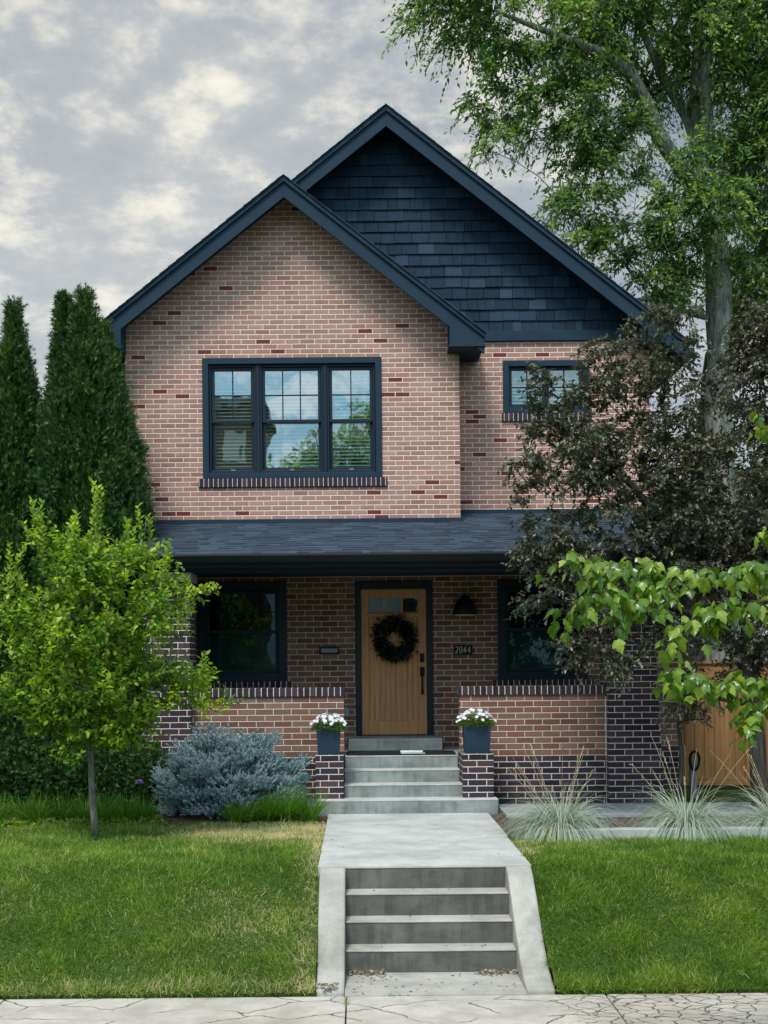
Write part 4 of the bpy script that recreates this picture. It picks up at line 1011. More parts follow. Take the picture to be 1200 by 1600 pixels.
CRAB_LIMBS = [[(4.58, 14.6, 0.85, 0.11),(4.55, 14.6, 1.31, 0.1),(4.52, 14.6, 1.82, 0.095),(4.46, 14.6, 2.18, 0.1),(4.39, 14.6, 2.55, 0.085)], [(4.39, 14.6, 2.55, 0.08),(4.08, 14.55, 3.21, 0.065),(3.64, 14.5, 3.86, 0.055),(3.12, 14.45, 4.51, 0.04),(2.61, 14.4, 4.94, 0.025)], [(4.39, 14.6, 2.55, 0.08),(4.31, 14.6, 3.28, 0.07),(4.18, 14.6, 4.23, 0.06),(3.88, 14.55, 5.1, 0.045),(3.58, 14.5, 5.89, 0.02)], [(4.39, 14.6, 2.55, 0.07),(4.56, 14.7, 3.28, 0.06),(4.65, 14.7, 4.38, 0.05),(4.55, 14.6, 5.39, 0.035),(4.41, 14.6, 6.12, 0.02)], [(4.31, 14.6, 2.77, 0.06),(3.75, 14.4, 3.06, 0.045),(3.15, 14.3, 3.27, 0.035),(2.63, 14.2, 3.27, 0.02),(2.26, 14.1, 3.06, 0.012)], [(4.46, 14.6, 2.04, 0.05),(4.06, 14.5, 2.12, 0.035),(3.84, 14.5, 2.23, 0.02)], [(4.45, 14.6, 2.33, 0.07),(4.89, 14.7, 3.06, 0.06),(5.12, 14.6, 4.08, 0.045),(5.17, 14.6, 5.39, 0.025)]]
SAP_LIMBS = [[(3.73, 14.9, 0.99, 0.028),(3.75, 14.9, 1.44, 0.026),(3.72, 14.9, 1.81, 0.022),(3.79, 14.8, 2.18, 0.018),(3.79, 14.7, 2.48, 0.014)]]
YOUNG_LOBES = [(-3.05, 13.3, 1.92, .55, .45, .22), (-2.45, 13.3, 1.85, .5, .45, .22), (-2.75, 13.25, 1.95, .6, .4, .25), (-2.9, 13.1, 1.66, .16, .14, .10), (-2.1, 13.25, 2.25, .35, .3, .25), (-3.5, 13.35, 2.1, .35, .3, .22), (-1.75, 13.2, 2.35, .22, .2, .16), (-3.6, 13.3, 2.9, .3, .3, .4), (-2.72, 13.3, 3.47, 0.63, 0.6, 0.4),(-3.32, 13.3, 3.08, 0.43, 0.5, 0.43),(-2.72, 13.3, 2.87, 0.8, 0.8, 0.53),(-2.16, 13.3, 3.13, 0.4, 0.5, 0.47),(-3.16, 13.3, 2.41, 0.6, 0.6, 0.4),(-2.46, 13.3, 2.27, 0.6, 0.6, 0.4),(-3.59, 13.3, 2.75, 0.27, 0.4, 0.47),(-2.2, 13.3, 2.4, 0.4, 0.45, 0.33),(-1.86, 13.3, 2.23, 0.23, 0.25, 0.17),(-2.73, 13.3, 1.81, 0.4, 0.35, 0.17),(-2.3, 13.3, 1.97, 0.27, 0.25, 0.15),(-3.43, 13.3, 2.08, 0.27, 0.3, 0.2),(-2.85, 13.3, 3.74, 0.27, 0.3, 0.23),(-2.22, 13.3, 3.6, 0.27, 0.35, 0.27),(-3.95, 13.4, 3.09, 0.34, 0.4, 0.47),(-2.98, 13.2, 1.55, 0.11, 0.1, 0.08)]
YOUNG_SHOOTS = [(-2.71, 13.3, 4.2, 0.06, 0.06, 0.28),(-3.27, 13.3, 3.94, 0.07, 0.06, 0.32),(-2.93, 13.3, 3.87, 0.06, 0.06, 0.25),(-2.38, 13.3, 3.87, 0.07, 0.06, 0.21),(-2.19, 13.3, 4.0, 0.06, 0.06, 0.19),(-1.95, 13.3, 3.6, 0.07, 0.06, 0.23),(-3.52, 13.3, 3.61, 0.08, 0.08, 0.2),(-3.12, 13.3, 3.67, 0.07, 0.08, 0.17),(-1.58, 13.2, 2.53, 0.07, 0.06, 0.15),(-1.78, 13.2, 3.26, 0.08, 0.06, 0.13)]
YOUNG_LIMBS = [[(-2.75, 13.3, 0.77, 0.04),(-2.78, 13.3, 1.21, 0.034),(-2.79, 13.3, 1.61, 0.032),(-2.81, 13.3, 2.01, 0.028),(-2.83, 13.3, 2.41, 0.025),(-2.8, 13.3, 2.81, 0.02),(-2.75, 13.3, 3.27, 0.015),(-2.72, 13.3, 3.8, 0.009),(-2.71, 13.3, 4.34, 0.004)], [(-2.81, 13.3, 2.01, 0.02),(-3.0, 13.2, 2.48, 0.016),(-3.2, 13.2, 2.94, 0.011),(-3.25, 13.2, 3.47, 0.007),(-3.26, 13.25, 4.13, 0.003)], [(-2.82, 13.3, 2.27, 0.02),(-2.58, 13.4, 2.74, 0.016),(-2.37, 13.4, 3.21, 0.011),(-2.25, 13.35, 3.6, 0.007),(-2.19, 13.3, 4.07, 0.003)], [(-2.8, 13.3, 1.81, 0.016),(-2.38, 13.2, 2.14, 0.013),(-2.01, 13.15, 2.4, 0.009),(-1.77, 13.15, 2.8, 0.005)], [(-2.8, 13.3, 1.88, 0.016),(-3.2, 13.45, 2.07, 0.013),(-3.54, 13.5, 2.41, 0.009),(-3.74, 13.5, 2.82, 0.005)], [(-2.8, 13.3, 2.81, 0.013),(-2.91, 13.3, 3.27, 0.009),(-2.93, 13.3, 3.81, 0.004)], [(-2.58, 13.4, 2.74, 0.012),(-2.13, 13.35, 3.07, 0.008),(-1.95, 13.3, 3.46, 0.004)]]
MAPLE_LIMBS = [[(3.55, 7.6, -0.01, 0.07),(3.56, 7.6, 1.13, 0.065),(3.55, 7.6, 2.08, 0.06),(3.5, 7.6, 2.84, 0.055),(3.47, 7.6, 3.6, 0.05),(3.46, 7.6, 4.55, 0.04),(3.49, 7.6, 5.69, 0.02)], [(3.5, 7.6, 2.84, 0.028),(2.89, 7.5, 3.01, 0.02),(2.37, 7.4, 3.06, 0.014),(1.9, 7.3, 3.04, 0.01),(1.53, 7.25, 3.08, 0.007),(1.3, 7.2, 3.09, 0.005),(1.16, 7.2, 3.14, 0.003)], [(3.5, 7.6, 2.73, 0.024),(2.85, 7.4, 2.77, 0.017),(2.34, 7.3, 2.88, 0.012),(2.03, 7.25, 2.84, 0.008),(1.86, 7.2, 2.74, 0.005),(1.75, 7.2, 2.62, 0.003)], [(3.55, 7.6, 2.08, 0.022),(2.81, 7.3, 2.25, 0.015),(2.3, 7.2, 2.38, 0.01),(2.04, 7.15, 2.42, 0.006),(1.84, 7.1, 2.44, 0.004),(1.71, 7.1, 2.5, 0.003)], [(3.47, 7.6, 3.6, 0.02),(2.9, 7.5, 3.82, 0.013),(2.53, 7.4, 3.88, 0.008),(2.34, 7.4, 3.91, 0.003)], [(3.48, 7.6, 3.22, 0.02),(2.89, 7.5, 3.31, 0.014),(2.52, 7.4, 3.31, 0.008),(2.35, 7.4, 3.27, 0.003)], [(1.6, 7.25, 3.07, 0.005),(1.43, 7.2, 2.93, 0.004),(1.27, 7.15, 2.86, 0.003),(1.15, 7.15, 2.78, 0.002)], [(1.9, 7.3, 3.04, 0.005),(1.71, 7.25, 2.93, 0.004),(1.55, 7.2, 2.86, 0.003),(1.44, 7.2, 2.79, 0.002)], [(2.3, 7.2, 2.38, 0.006),(2.25, 7.15, 2.26, 0.004),(2.15, 7.1, 2.18, 0.002)], [(1.3, 7.2, 3.09, 0.004),(1.33, 7.15, 3.0, 0.003),(1.29, 7.1, 2.91, 0.002)]]
MAPLE_OFF = [(3.41, 7.6, 5.31, 0.61, 0.7, 0.76),(3.63, 7.7, 4.0, 0.54, 0.6, 0.69),(3.27, 7.6, 3.03, 0.34, 0.5, 0.57)]

# ---- the big tree behind the house
T = thing('shade_tree', 'tall pale barked tree with drooping fine green leaves behind the house', 'tree', (6.5, 23, .7))
tg = ellips(BIG_LOBES, 900)
arr, par, rad, tips = grow(BIG_LIMBS, tg, jitter=.10, seg=.45, tip=.006, expo=.42)
tree_wood(arr, par, rad, 'trunk', 'bark_big', T)
twiggy_crown(arr, par, tips, 14, 12, .60, .105, .042, 'tri', 'leaf_big', T, droop=.75, spread=.9, hang=.7)
T = thing('shade_tree', 'dark leaning tree trunk at the right edge behind the tall pale barked tree', 'tree', (6.6, 25, .7))
tg = ellips(LEAN_LOBES, 110)
arr, par, rad, tips = grow(LEAN_LIMBS, tg, jitter=.10, seg=.5, tip=.007, expo=.45)
tree_wood(arr, par, rad, 'trunk', 'bark_dark', T)
twiggy_crown(arr, par, tips, 12, 11, .65, .12, .036, 'tri', 'leaf_big', T, droop=.7, spread=.9, hang=.7)

T = thing('backyard_tree', 'dense dark green tree in the back yard showing between the crabapple leaves', 'tree', (7.4, 30, .7))
tg = ellips([(6.4, 30, 4.6, 1.3, 1.2, 2.2), (8.2, 30, 4.8, 1.5, 1.2, 2.4), (10.2, 30, 4.4, 1.5, 1.2, 2.2), (7.3, 30, 6.3, 1.4, 1.0, 1.0), (9.4, 30, 6.6, 1.4, 1, 1.0), (8.0, 30, 2.4, 2.2, 1, 1.2)], 260)
arr, par, rad, tips = grow([[(7.9, 30, .6, .2), (7.9, 30, 2.5, .16), (7.8, 30, 4.5, .1), (7.8, 30, 6.0, .04)]], tg, jitter=.1, seg=.5, tip=.008, expo=.45)
tree_wood(arr, par, rad, 'trunk', 'bark_dark', T)
twiggy_crown(arr, par, tips, 12, 9, .6, .15, .08, 'tri', 'leaf_cedar', T, droop=.3, spread=.9, hang=.5)

# ---- crab apple with dark purplish leaves
T = thing('crabapple_tree', 'crabapple tree with dense dark purplish green leaves before the right of the house', 'tree', (4.6, 14.6, .75))
tg = ellips(CRAB_LOBES, 720)
arr, par, rad, tips = grow(CRAB_LIMBS, tg, jitter=.07, seg=.22, tip=.0045, expo=.42)
tree_wood(arr, par, rad, 'trunk', 'bark_dark', T)
twiggy_crown(arr, par, tips, 9, 12, .25, .053, .029, 'ovate', 'leaf_crab', T, droop=.35, spread=.85, hang=.55)
T = thing('sapling', 'thin black stemmed sapling in front of the wooden fence beside the brick corner', 'sapling', (3.75, 14.9, .75))
tg = ellips([(3.82, 14.7, 2.0, .22, .2, .3), (3.65, 14.7, 2.25, .2, .2, .2), (4.05, 14.7, 2.15, .18, .2, .15)], 26)
arr, par, rad, tips = grow(SAP_LIMBS, tg, jitter=.07, seg=.15, tip=.004, expo=.4)
tree_wood(arr, par, rad, 'trunk', 'bark_dark', T)
twiggy_crown(arr, par, tips, 4, 8, .16, .05, .028, 'ovate', 'leaf_crab', T, droop=.35, spread=.85, hang=.4)

# ---- young tree on the left lawn
T = thing('young_tree', 'young slender trunked tree with bright green leaves on the left lawn', 'tree', (-2.76, 13.3, .73))
tg = ellips([(a, b, c_, d_ * .80, e, f_ * .80) for a, b, c_, d_, e, f_ in YOUNG_LOBES] + [(-3.85, 13.3, 3.55, .2, .2, .14), (-1.72, 13.3, 3.3, .16, .15, .2), (-1.55, 13.2, 2.15, .2, .15, .1), (-3.3, 13.3, 3.85, .16, .15, .2)], 350)
arr, par, rad, tips = grow(YOUNG_LIMBS, tg, jitter=.06, seg=.16, tip=.0032, expo=.36)
tree_wood(arr, par, rad, 'trunk', 'bark_young', T)
twiggy_crown(arr, par, tips, 5, 10, .27, .066, .037, 'ovate', 'leaf_young', T, droop=-.28, spread=.62, hang=.0)
P, Dd, Tn, mb = [], [], [], MB()
for (x, y, z, rx, ry, rz_) in YOUNG_SHOOTS:              # long upright leafy shoots of this year's growth
    for q in range(3 if rz_ > .2 else 2):
        x0, x1 = x + rng.normal(0, .05), x + rng.normal(0, .06); z0_, z1_ = z - rz_ * 1.5, z + rz_ * rng.uniform(.45, 1.05) * (1 if q else 1.05); ya = y + rng.normal(0, .06)
        mb.tube([(x0, ya, z0_), ((x0 + x1) / 2 + .01, ya, (z0_ + z1_) / 2), (x1, ya, z1_)], [.006, .004, .0015], 4)
        k = int((z1_ - z0_) / .016)
        for i in range(k):
            f_ = i / k; a = i * 2.4; P.append((x0 + (x1 - x0) * f_, ya, z0_ + (z1_ - z0_) * f_)); Dd.append((math.cos(a), math.sin(a), .5 + .5 * f_)); Tn.append(.35 + .5 * f_ + rng.normal(0, .1))
P, Dd, Tn = np.array(P), np.array(Dd), np.clip(np.array(Tn), 0, 1)
leaves(P, Dd, np.array([0, 0, 1.0]) + rng.normal(0, .4, P.shape), rng.uniform(.05, .085, len(P)), .036, 'ovate', Tn, 'shoot_leaves', 'leaf_young', T)
mb.build('shoot_stems', 'bark_young', T)['kind'] = 'stuff'

# ---- foreground maple, its trunk stands beyond the right edge of the frame
T = thing('maple_tree', 'maple boughs with large bright green lobed leaves reaching in from the right', 'tree', (3.57, 7.6, 0))
tg = ellips(MAPLE_OFF, 40)
arr, par, rad, tips = grow(MAPLE_LIMBS, tg, jitter=.05, seg=.12, tip=.004, expo=.4)
tree_wood(arr, par, rad, 'trunk', 'bark_twig', T)
P_, D_, N_, S_ = [], [], [], []
def add_leaf(p, away, sz):
    ptl = nrm(np.array([away + rng.normal(0, .25, 3)]))[0]; q = p + ptl * sz * .55
    dr = nrm(np.array([ptl * .55 + np.array([rng.normal(0, .35), rng.normal(0, .35), -.85])]))[0]
    P_.append(q); D_.append(dr); N_.append(nrm(np.array([ptl * .6 + np.array([rng.normal(0, .6), rng.normal(0, .55) - .1, .7])]))[0]); S_.append(sz); STEM.append((p, q))
STEM = []; tips_set = set(tips)
for bi, L_ in enumerate(MAPLE_LIMBS[1:]):
    for a, b in zip(L_, L_[1:]):
        A, B = np.array(a[:3]), np.array(b[:3]); ln = np.linalg.norm(B - A); ax = (B - A) / ln
        if a[0] > 3.4: continue
        for k in range(int(ln / .0125)):
            p = A + (B - A) * rng.uniform(0, 1)
            sd = nrm(np.cross([ax], rdir(1)))[0]
            if rng.uniform() < .5:                     # side twig carrying four leaves
                tl = rng.uniform(.05, .17); tw_ = nrm(np.array([sd * np.array([1, 1, .5]) + ax * .6 + np.array([0, -.1, -.25])]))[0]; e = p + tw_ * tl
                STEM.append((p, e))
                for j in range(3): add_leaf(p + tw_ * tl * (.4 + .3 * j), nrm(np.array([tw_ + rng.normal(0, .7, 3)]))[0], rng.uniform(.045, .085))
            else: add_leaf(p, sd * np.array([1, 1, .6]) + ax * .4, rng.uniform(.05, .095))
for i in tips:
    for j in range(24): add_leaf(arr[i] + rng.normal(0, .16, 3), rdir(1)[0], rng.uniform(.07, .12))
S_ = np.array(S_)
leaves(np.array(P_), np.array(D_), np.array(N_), S_, S_ * .82, 'maple', np.clip(rng.beta(2, 2.4, len(S_)), 0, 1), 'crown', 'leaf_maple', T)
mb = MB()
for a, b in STEM: mb.tube([a, (np.array(a) + np.array(b)) / 2 + np.array([0, 0, .006]), b], [.0018, .0014, .001], 3, cap=False)
mb.build('twigs', 'bark_twig', T)

# ---- arborvitae
def arborvitae(x, y, z0, z1, prof, n, label, extra=(), seed=1):
    """prof: list of (height fraction, radius)"""
    r_ = np.random.default_rng(seed); T = thing('arborvitae', label, 'evergreen tree', (x, y, z0), 'tall evergreens at the left corner of the house')
    hs = np.array([p[0] for p in prof]); rs = np.array([p[1] for p in prof]); Hh = z1 - z0
    w_ = np.interp(np.linspace(0, 1, 400), hs, rs) + .03; cdf = np.cumsum(w_); cdf /= cdf[-1]
    f_ = np.interp(r_.uniform(0, 1, n), cdf, np.linspace(0, 1, 400)); a = r_.uniform(0, 2 * np.pi, n); rr_ = np.maximum(np.interp(f_, hs, rs) + .03 - .12 * f_ ** 1.5, .006)
    ph = r_.uniform(0, 6.28, 8)
    lump = sum(np.sin(a * k + ph[i] + f_ * Hh * q) for i, (k, q) in enumerate(((2, 1.9), (3, -3.1), (5, 4.7), (7, -6.3), (4, 8.0), (9, 11.0)))) / 6
    ra = rr_ * (1 + .42 * lump + .16 * np.sin(a * 13 + f_ * Hh * 9 + ph[6]) * np.sin(f_ * Hh * 14 - a * 7)) * (1 - .42 * r_.uniform(0, 1, n) ** 2.2) + .02
    P = np.stack([x + np.cos(a) * ra, y + np.sin(a) * ra, z0 + f_ * Hh], 1)
    for (ex, ey, ez, er, eh, en) in extra:
        u = r_.uniform(0, 1, en); a2 = r_.uniform(0, 6.28, en); r2 = er * (1 - u) ** .95 * np.sqrt(r_.uniform(.2, 1, en)) + .01
        P = np.concatenate([P, np.stack([ex + np.cos(a2) * r2, ey + np.sin(a2) * r2, ez + u * eh], 1)]); a = np.concatenate([a, a2])
    ni = n // 2; fi = r_.uniform(0, .9, ni); ai = r_.uniform(0, 6.28, ni); ri = np.interp(fi, hs, rs) * .62 * np.sqrt(r_.uniform(0, 1, ni))
    P = np.concatenate([P, np.stack([x + np.cos(ai) * ri, y + np.sin(ai) * ri, z0 + fi * Hh], 1)]); a = np.concatenate([a, ai])
    N = len(P); outw = np.stack([np.cos(a), np.sin(a), np.zeros(N)], 1)
    pl = np.floor(P[:, 2] * 5 + 2 * np.sin(a * 3)); P = P + outw * (.05 * np.sin(pl * 12.9 + a * 6))[:, None]
    Dd = nrm(outw * .75 + np.array([0, 0, .7]) + r_.normal(0, .48, (N, 3)))
    nn = nrm(np.cross(Dd, np.array([0, 0, 1.0]) + r_.normal(0, .4, (N, 3))))
    sz = r_.uniform(.05, .12, N)
    cl = np.sin(P[:, 0] * 7 + 1) * np.sin(P[:, 2] * 6 + seed) * np.sin(P[:, 1] * 6)
    leaves(P, Dd, nn, sz, sz * .85, 'spray', np.clip(r_.beta(2, 2.5, N) + .12 * cl, 0, 1), 'crown', 'leaf_cedar', T)
    k = n // 14; f2 = r_.uniform(.02, .99, k); a2 = r_.uniform(0, 6.28, k); r2 = np.maximum(np.interp(f2, hs, rs) + .05 - .11 * f2 ** 1.5, .01) * r_.uniform(.85, 1.15, k)
    o2 = np.stack([np.cos(a2), np.sin(a2), np.zeros(k)], 1); P2 = np.array([x, y, z0]) + o2 * r2[:, None] + np.stack([np.zeros(k), np.zeros(k), f2 * Hh], 1)
    ds = []; ps = []; 
    dd = nrm(o2 * .45 + np.array([0, 0, 1.0]) + r_.normal(0, .25, (k, 3)))
    for q in range(4): ps.append(P2 + dd * (.045 * q)); ds.append(nrm(dd + r_.normal(0, .35, (k, 3))))
    ps, ds = np.concatenate(ps), np.concatenate(ds)
    leaves(ps, ds, rdir(len(ps)), r_.uniform(.06, .11, len(ps)), .05, 'spray', np.clip(r_.beta(3, 2, len(ps)), 0, 1), 'sprigs', 'leaf_cedar', T)
    MB().tube([(x, y, z0 - .05), (x, y, z0 + Hh * .5), (x + .02, y, z1 - .25)], [.09, .055, .008], 10).build('trunk', 'bark_dark', T)
arborvitae(-4.40, 16.5, .72, 7.20, [(0, .75), (.12, .84), (.4, .70), (.6, .52), (.71, .43), (.76, .36), (.82, .27), (.88, .18), (.95, .08), (1, .0)], 46000, 'leftmost tall evergreen with a single pointed top at the edge of the picture', seed=1)
arborvitae(-3.50, 16.55, .72, 7.36, [(0, .82), (.15, .90), (.45, .78), (.63, .66), (.72, .55), (.80, .42), (.86, .33), (.91, .22), (.96, .10), (1, .0)], 56000, 'tallest evergreen with a forked twin top between the other two', extra=[(-3.76, 16.5, 5.9, .22, 1.42, 3000)], seed=2)
arborvitae(-3.31, 16.9, .72, 7.02, [(0, .50), (.15, .56), (.5, .52), (.65, .46), (.73, .40), (.81, .31), (.91, .19), (.96, .09), (1, .0)], 28000, 'slimmer evergreen nearest to the brick wall of the house', seed=3)
arborvitae(-5.45, 16.4, .72, 6.4, [(0, .75), (.15, .82), (.45, .72), (.65, .52), (.82, .34), (1, .01)], 14000, 'evergreen mostly outside the picture, left of the single pointed one', seed=4)

# ---- dark yew mass at the foot of the evergreens
T = thing('yew_shrub', 'broad dark green shrub under the evergreens behind the young tree', 'shrub', (-3.5, 15.6, .73))
P = ellips([(-3.0, 15.65, 1.15, .75, .45, .55), (-3.9, 15.6, 1.2, .7, .5, .6), (-2.5, 15.75, 1.05, .45, .3, .45), (-4.7, 15.5, 1.2, .6, .5, .6)], 26000); P[:, 2] = np.maximum(P[:, 2], .74)
Dd = nrm(rdir(len(P)) + np.array([0, -.3, .5])); leaves(P, Dd, rdir(len(P)), rng.uniform(.05, .10, len(P)), .05, 'spray', rng.beta(2, 3, len(P)), 'foliage', 'leaf_cedar', T)
MB().tube([(-3.5, 15.75, .7), (-3.5, 15.7, 1.0), (-3.3, 15.7, 1.3)], [.05, .04, .02], 8).build('stem', 'bark_dark', T)

# ---- blue spruce
T = thing('blue_spruce', 'low spreading blue spruce shrub with stiff silvery needles by the porch wall', 'shrub', (-1.55, 15.35, .74))
P, Dd, Tn = [], [], []
for i in range(215):
    th = rng.uniform(0, 2 * math.pi); el = math.asin(rng.uniform(-.10, .98)); rf = rng.uniform(.62, 1.04) * (1 + .09 * math.sin(3 * th + 1))
    c = np.array([-1.55 + math.cos(th) * math.cos(el) * .98 * rf, 15.36 + math.sin(th) * math.cos(el) * .64 * rf, .86 + math.sin(el) * .92 * rf])
    if c[1] > 15.98 or c[2] < .80: continue
    od = nrm(np.array([[math.cos(th) * math.cos(el) + .001, math.sin(th) * math.cos(el), math.sin(el) * .55 + .18]]))[0]
    s1 = nrm(np.cross([od], [[0, 0, 1.0]]))[0]; s2 = np.cross(s1, od); tn = rng.uniform(.2, .95); cs = rng.uniform(.75, 1.25)
    for k in range(58):                                  # a flat layered bough of short shoots
        u = rng.uniform(-1, 1); v_ = rng.uniform(-1, .35); wv = rng.normal(0, .22)
        q = c + (s1 * u * .16 + od * (v_ * .16 - .05 * u * u) + s2 * wv * .10) * cs
        dd = od * (1.0) + s1 * u * .8 + s2 * (wv * .8 + .35) + rng.normal(0, .16, 3)
        P.append(q); Dd.append(dd); Tn.append(min(1, max(0, tn + rng.normal(0, .12) + .12 * v_)))
P, Dd, Tn = np.array(P), np.array(Dd), np.array(Tn)
leaves(P, Dd, rdir(len(P)), rng.uniform(.07, .115, len(P)), .085, 'needles', Tn, 'needles', 'needle_blue', T)
mb = MB()
for i in range(26):
    th = rng.uniform(0, 2 * math.pi); el = rng.uniform(.1, 1.4); q = np.array([math.cos(th) * math.cos(el) * .75, math.sin(th) * math.cos(el) * .5, math.sin(el) * .72])
    mb.tube([(-1.55, 15.4, .70), tuple(np.array([-1.55, 15.4, .80]) + q * .5), tuple(np.array([-1.55, 15.4, .80]) + q)], [.03, .018, .008], 6)
mb.build('branches', 'bark_dark', T)

# ---- strappy border grass, one clump after the other
def border_clump(x, y, h, n, label, group):
    o = thing('border_grass', label, 'grass clump', (x, y, .738), group)
    a = rng.uniform(0, 6.28, n); r0 = rng.uniform(0, .10, n); b = np.stack([x + np.cos(a) * r0, y + np.sin(a) * r0, np.full(n, .736)], 1)
    lean = rng.uniform(.05, .75, n); d0 = np.stack([np.cos(a) * lean, np.sin(a) * lean, np.ones(n)], 1)
    ribbons(b, d0, rng.uniform(.6, 1.1, n) * h, rng.uniform(.4, 1.6, n), np.full(n, .009), 4, rng.beta(2, 2.4, n), 'blades', 'blade_border', o)
for i, x in enumerate(np.arange(-4.6, -2.30, .235)):
    border_clump(x + rng.normal(0, .03), 14.75 + rng.normal(0, .06), rng.uniform(.36, .44), 190, 'clump of dark green grass in the bed behind the young tree trunk', 'border grass behind the young tree')
for i, x in enumerate(np.arange(-1.42, -.50, .17)):
    border_clump(x + rng.normal(0, .03), 14.68 + rng.normal(0, .06), (.30, .33, .42, .40, .50, .46)[min(i, 5)], 200, 'clump of bright green grass in front of the blue spruce', 'border grass in front of the spruce')
# ground ivy edging the bed
n = 1300; P = np.stack([-4.9 + 2.7 * rng.uniform(0, 1, n) ** 1.5, rng.uniform(14.40, 14.68, n), .745 + rng.uniform(0, .07, n) * rng.uniform(0, 1, n)], 1)
gi = leaves(P, rdir(n) + np.array([0, -.5, .2]), np.array([0, -.3, 1.0]) + rng.normal(0, .3, (n, 3)), rng.uniform(.03, .055, n), .035, 'ovate', rng.uniform(.0, .6, n), 'ground_cover', 'leaf_young')
tag(gi, 'low round leaved ground cover along the edge of the left lawn', 'ground cover', kind='stuff')
# purple flower
T = thing('purple_flower', 'single purple flower head on a thin stem left of the blue spruce', 'flower', (-2.56, 14.95, .74))
MB().tube([(-2.56, 14.95, .72), (-2.57, 14.94, 1.0), (-2.565, 14.92, 1.17)], [.004, .003, .0025], 5).build('stem', 'leaf_pot', T)
n = 90; dd = rdir(n); dd[:, 2] = np.abs(dd[:, 2]); leaves(np.array([-2.565, 14.92, 1.165]) + dd * .02, dd, rdir(n), .032, .018, 'ovate', rng.uniform(0, 1, n), 'blossom', 'petal_purple', T)

# ---- blue oat grass
def oat(x, y, s, label, seed):
    o = thing('oat_grass', label, 'grass clump', (x, y, .738), 'blue grey ornamental grasses beside the right lawn')
    n = 6000; a = rng.uniform(0, 6.28, n); r0 = rng.uniform(0, .14, n); b = np.stack([x + np.cos(a) * r0, y + np.sin(a) * r0, np.full(n, .736)], 1)
    lean = rng.uniform(.15, 2.2, n); d0 = np.stack([np.cos(a) * lean, np.sin(a) * lean, np.ones(n)], 1)
    ln = rng.uniform(.55, .98, n) * s; tn = np.clip(.35 + .65 * rng.beta(2, 2, n), 0, 1); dead = rng.uniform(0, 1, n) < .33; tn[dead] = rng.uniform(0, .25, dead.sum()); ln[dead] *= .75
    ribbons(b, d0, ln, rng.uniform(2.2, 4.2, n), np.full(n, .0085), 8, tn, 'blades', 'blade_oat', o)
    m_ = 16; a = rng.uniform(0, 6.28, m_); lean = rng.uniform(.05, .55, m_); b = np.stack([x + np.cos(a) * .06, y + np.sin(a) * .06, np.full(m_, .74)], 1)
    mb = MB(); sp = []
    for i in range(m_):
        dd = np.array([math.cos(a[i]) * lean[i], math.sin(a[i]) * lean[i], 1.0]); dd /= np.linalg.norm(dd); L_ = rng.uniform(.55, 1.12) * s; p = b[i].copy(); pts = [p.copy()]
        for k in range(6): dd = dd + np.array([math.cos(a[i]), math.sin(a[i]), -.35]) * .05; dd /= np.linalg.norm(dd); p = p + dd * L_ / 6; pts.append(p.copy())
        mb.tube([tuple(q) for q in pts], [.0019] * 6 + [.001], 4, .2)
        if i % 2 == 0:
            for k in range(9): sp.append((pts[-1] - (pts[-1] - pts[-2]) * k / 9 * .9, pts[-1] - pts[-2]))
    mb.build('stalks', 'blade_oat', o, tones=True)
    P = np.array([q[0] for q in sp]); Dd = nrm(np.array([q[1] for q in sp])) + rng.normal(0, .25, (len(sp), 3))
    leaves(P, Dd, rdir(len(P)), .035, .011, 'cross', rng.uniform(0, .3, len(P)), 'seed_heads', 'blade_oat', o)
oat(2.09, 13.32, 1.0, 'tuft of blue grey grass beside the walkway, nearest to the porch steps', 1)
oat(3.40, 13.32, 1.02, 'tuft of blue grey grass with tall seed stalks in front of the dark brick pier', 2)
oat(4.38, 13.32, 1.0, 'tuft of blue grey grass cut off by the right edge of the picture', 3)

# ---- lawn blades (nobody could count them)
def lawn(name, n, xr, yr, label, dry):
    y = rng.uniform(yr[0], yr[1], n); lo, hi = xr(y); x = lo + (hi - lo) * rng.uniform(0, 1, n)
    z = zl_np(y) - .004
    a = rng.uniform(0, 6.28, n); tuft = np.sin(x * 5.1 + 2 * np.sin(y * 3.3)) * np.sin(y * 6.7 + x * 1.7) + .6 * np.sin(x * 17 + 3 * np.sin(y * 9)) * np.sin(y * 19 + x * 4)
    wind = .45 * np.sin(x * 2.2 + y * 3.7) + .3 * np.sin(x * 9.1 - y * 7.7)
    lean = rng.uniform(.15, .95, n)
    d0 = np.stack([np.cos(a) * lean + wind, np.sin(a) * lean - .12, np.ones(n)], 1)
    dryv = dry(x, y); big = np.sin(x * .9 + 1.3 * np.sin(y * 1.1 + 1)) * np.sin(y * 1.5 + x * .4); tn = np.clip(rng.beta(2.2, 2.2, n) * .76 + .12 * tuft + .06 * big, 0, .75)
    tn = np.where(rng.uniform(0, 1, n) < dryv, rng.uniform(.80, 1, n), tn)
    edge = np.exp(-((y - 9.85) / .12) ** 2)
    ln = (.050 + .030 * rng.uniform(0, 1, n) + .028 * tuft) * (1 + .65 * edge) * (1 - .35 * dryv)
    o = ribbons(np.stack([x, y, z], 1), d0, np.clip(ln * np.where(rng.uniform(0, 1, n) < .06, 1.6, 1), .02, .15), rng.uniform(.2, 1.7, n), rng.uniform(.003, .0055, n), 2, tn, name, 'blade_lawn')
    tag(o, label, 'grass', kind='stuff')
fbm = lambda x, y: .5 + .25 * np.sin(x * 2.3 + 1.2 * np.sin(y * 1.9)) + .25 * np.sin(y * 3.1 + 1.5 * np.sin(x * 1.3 + 2))
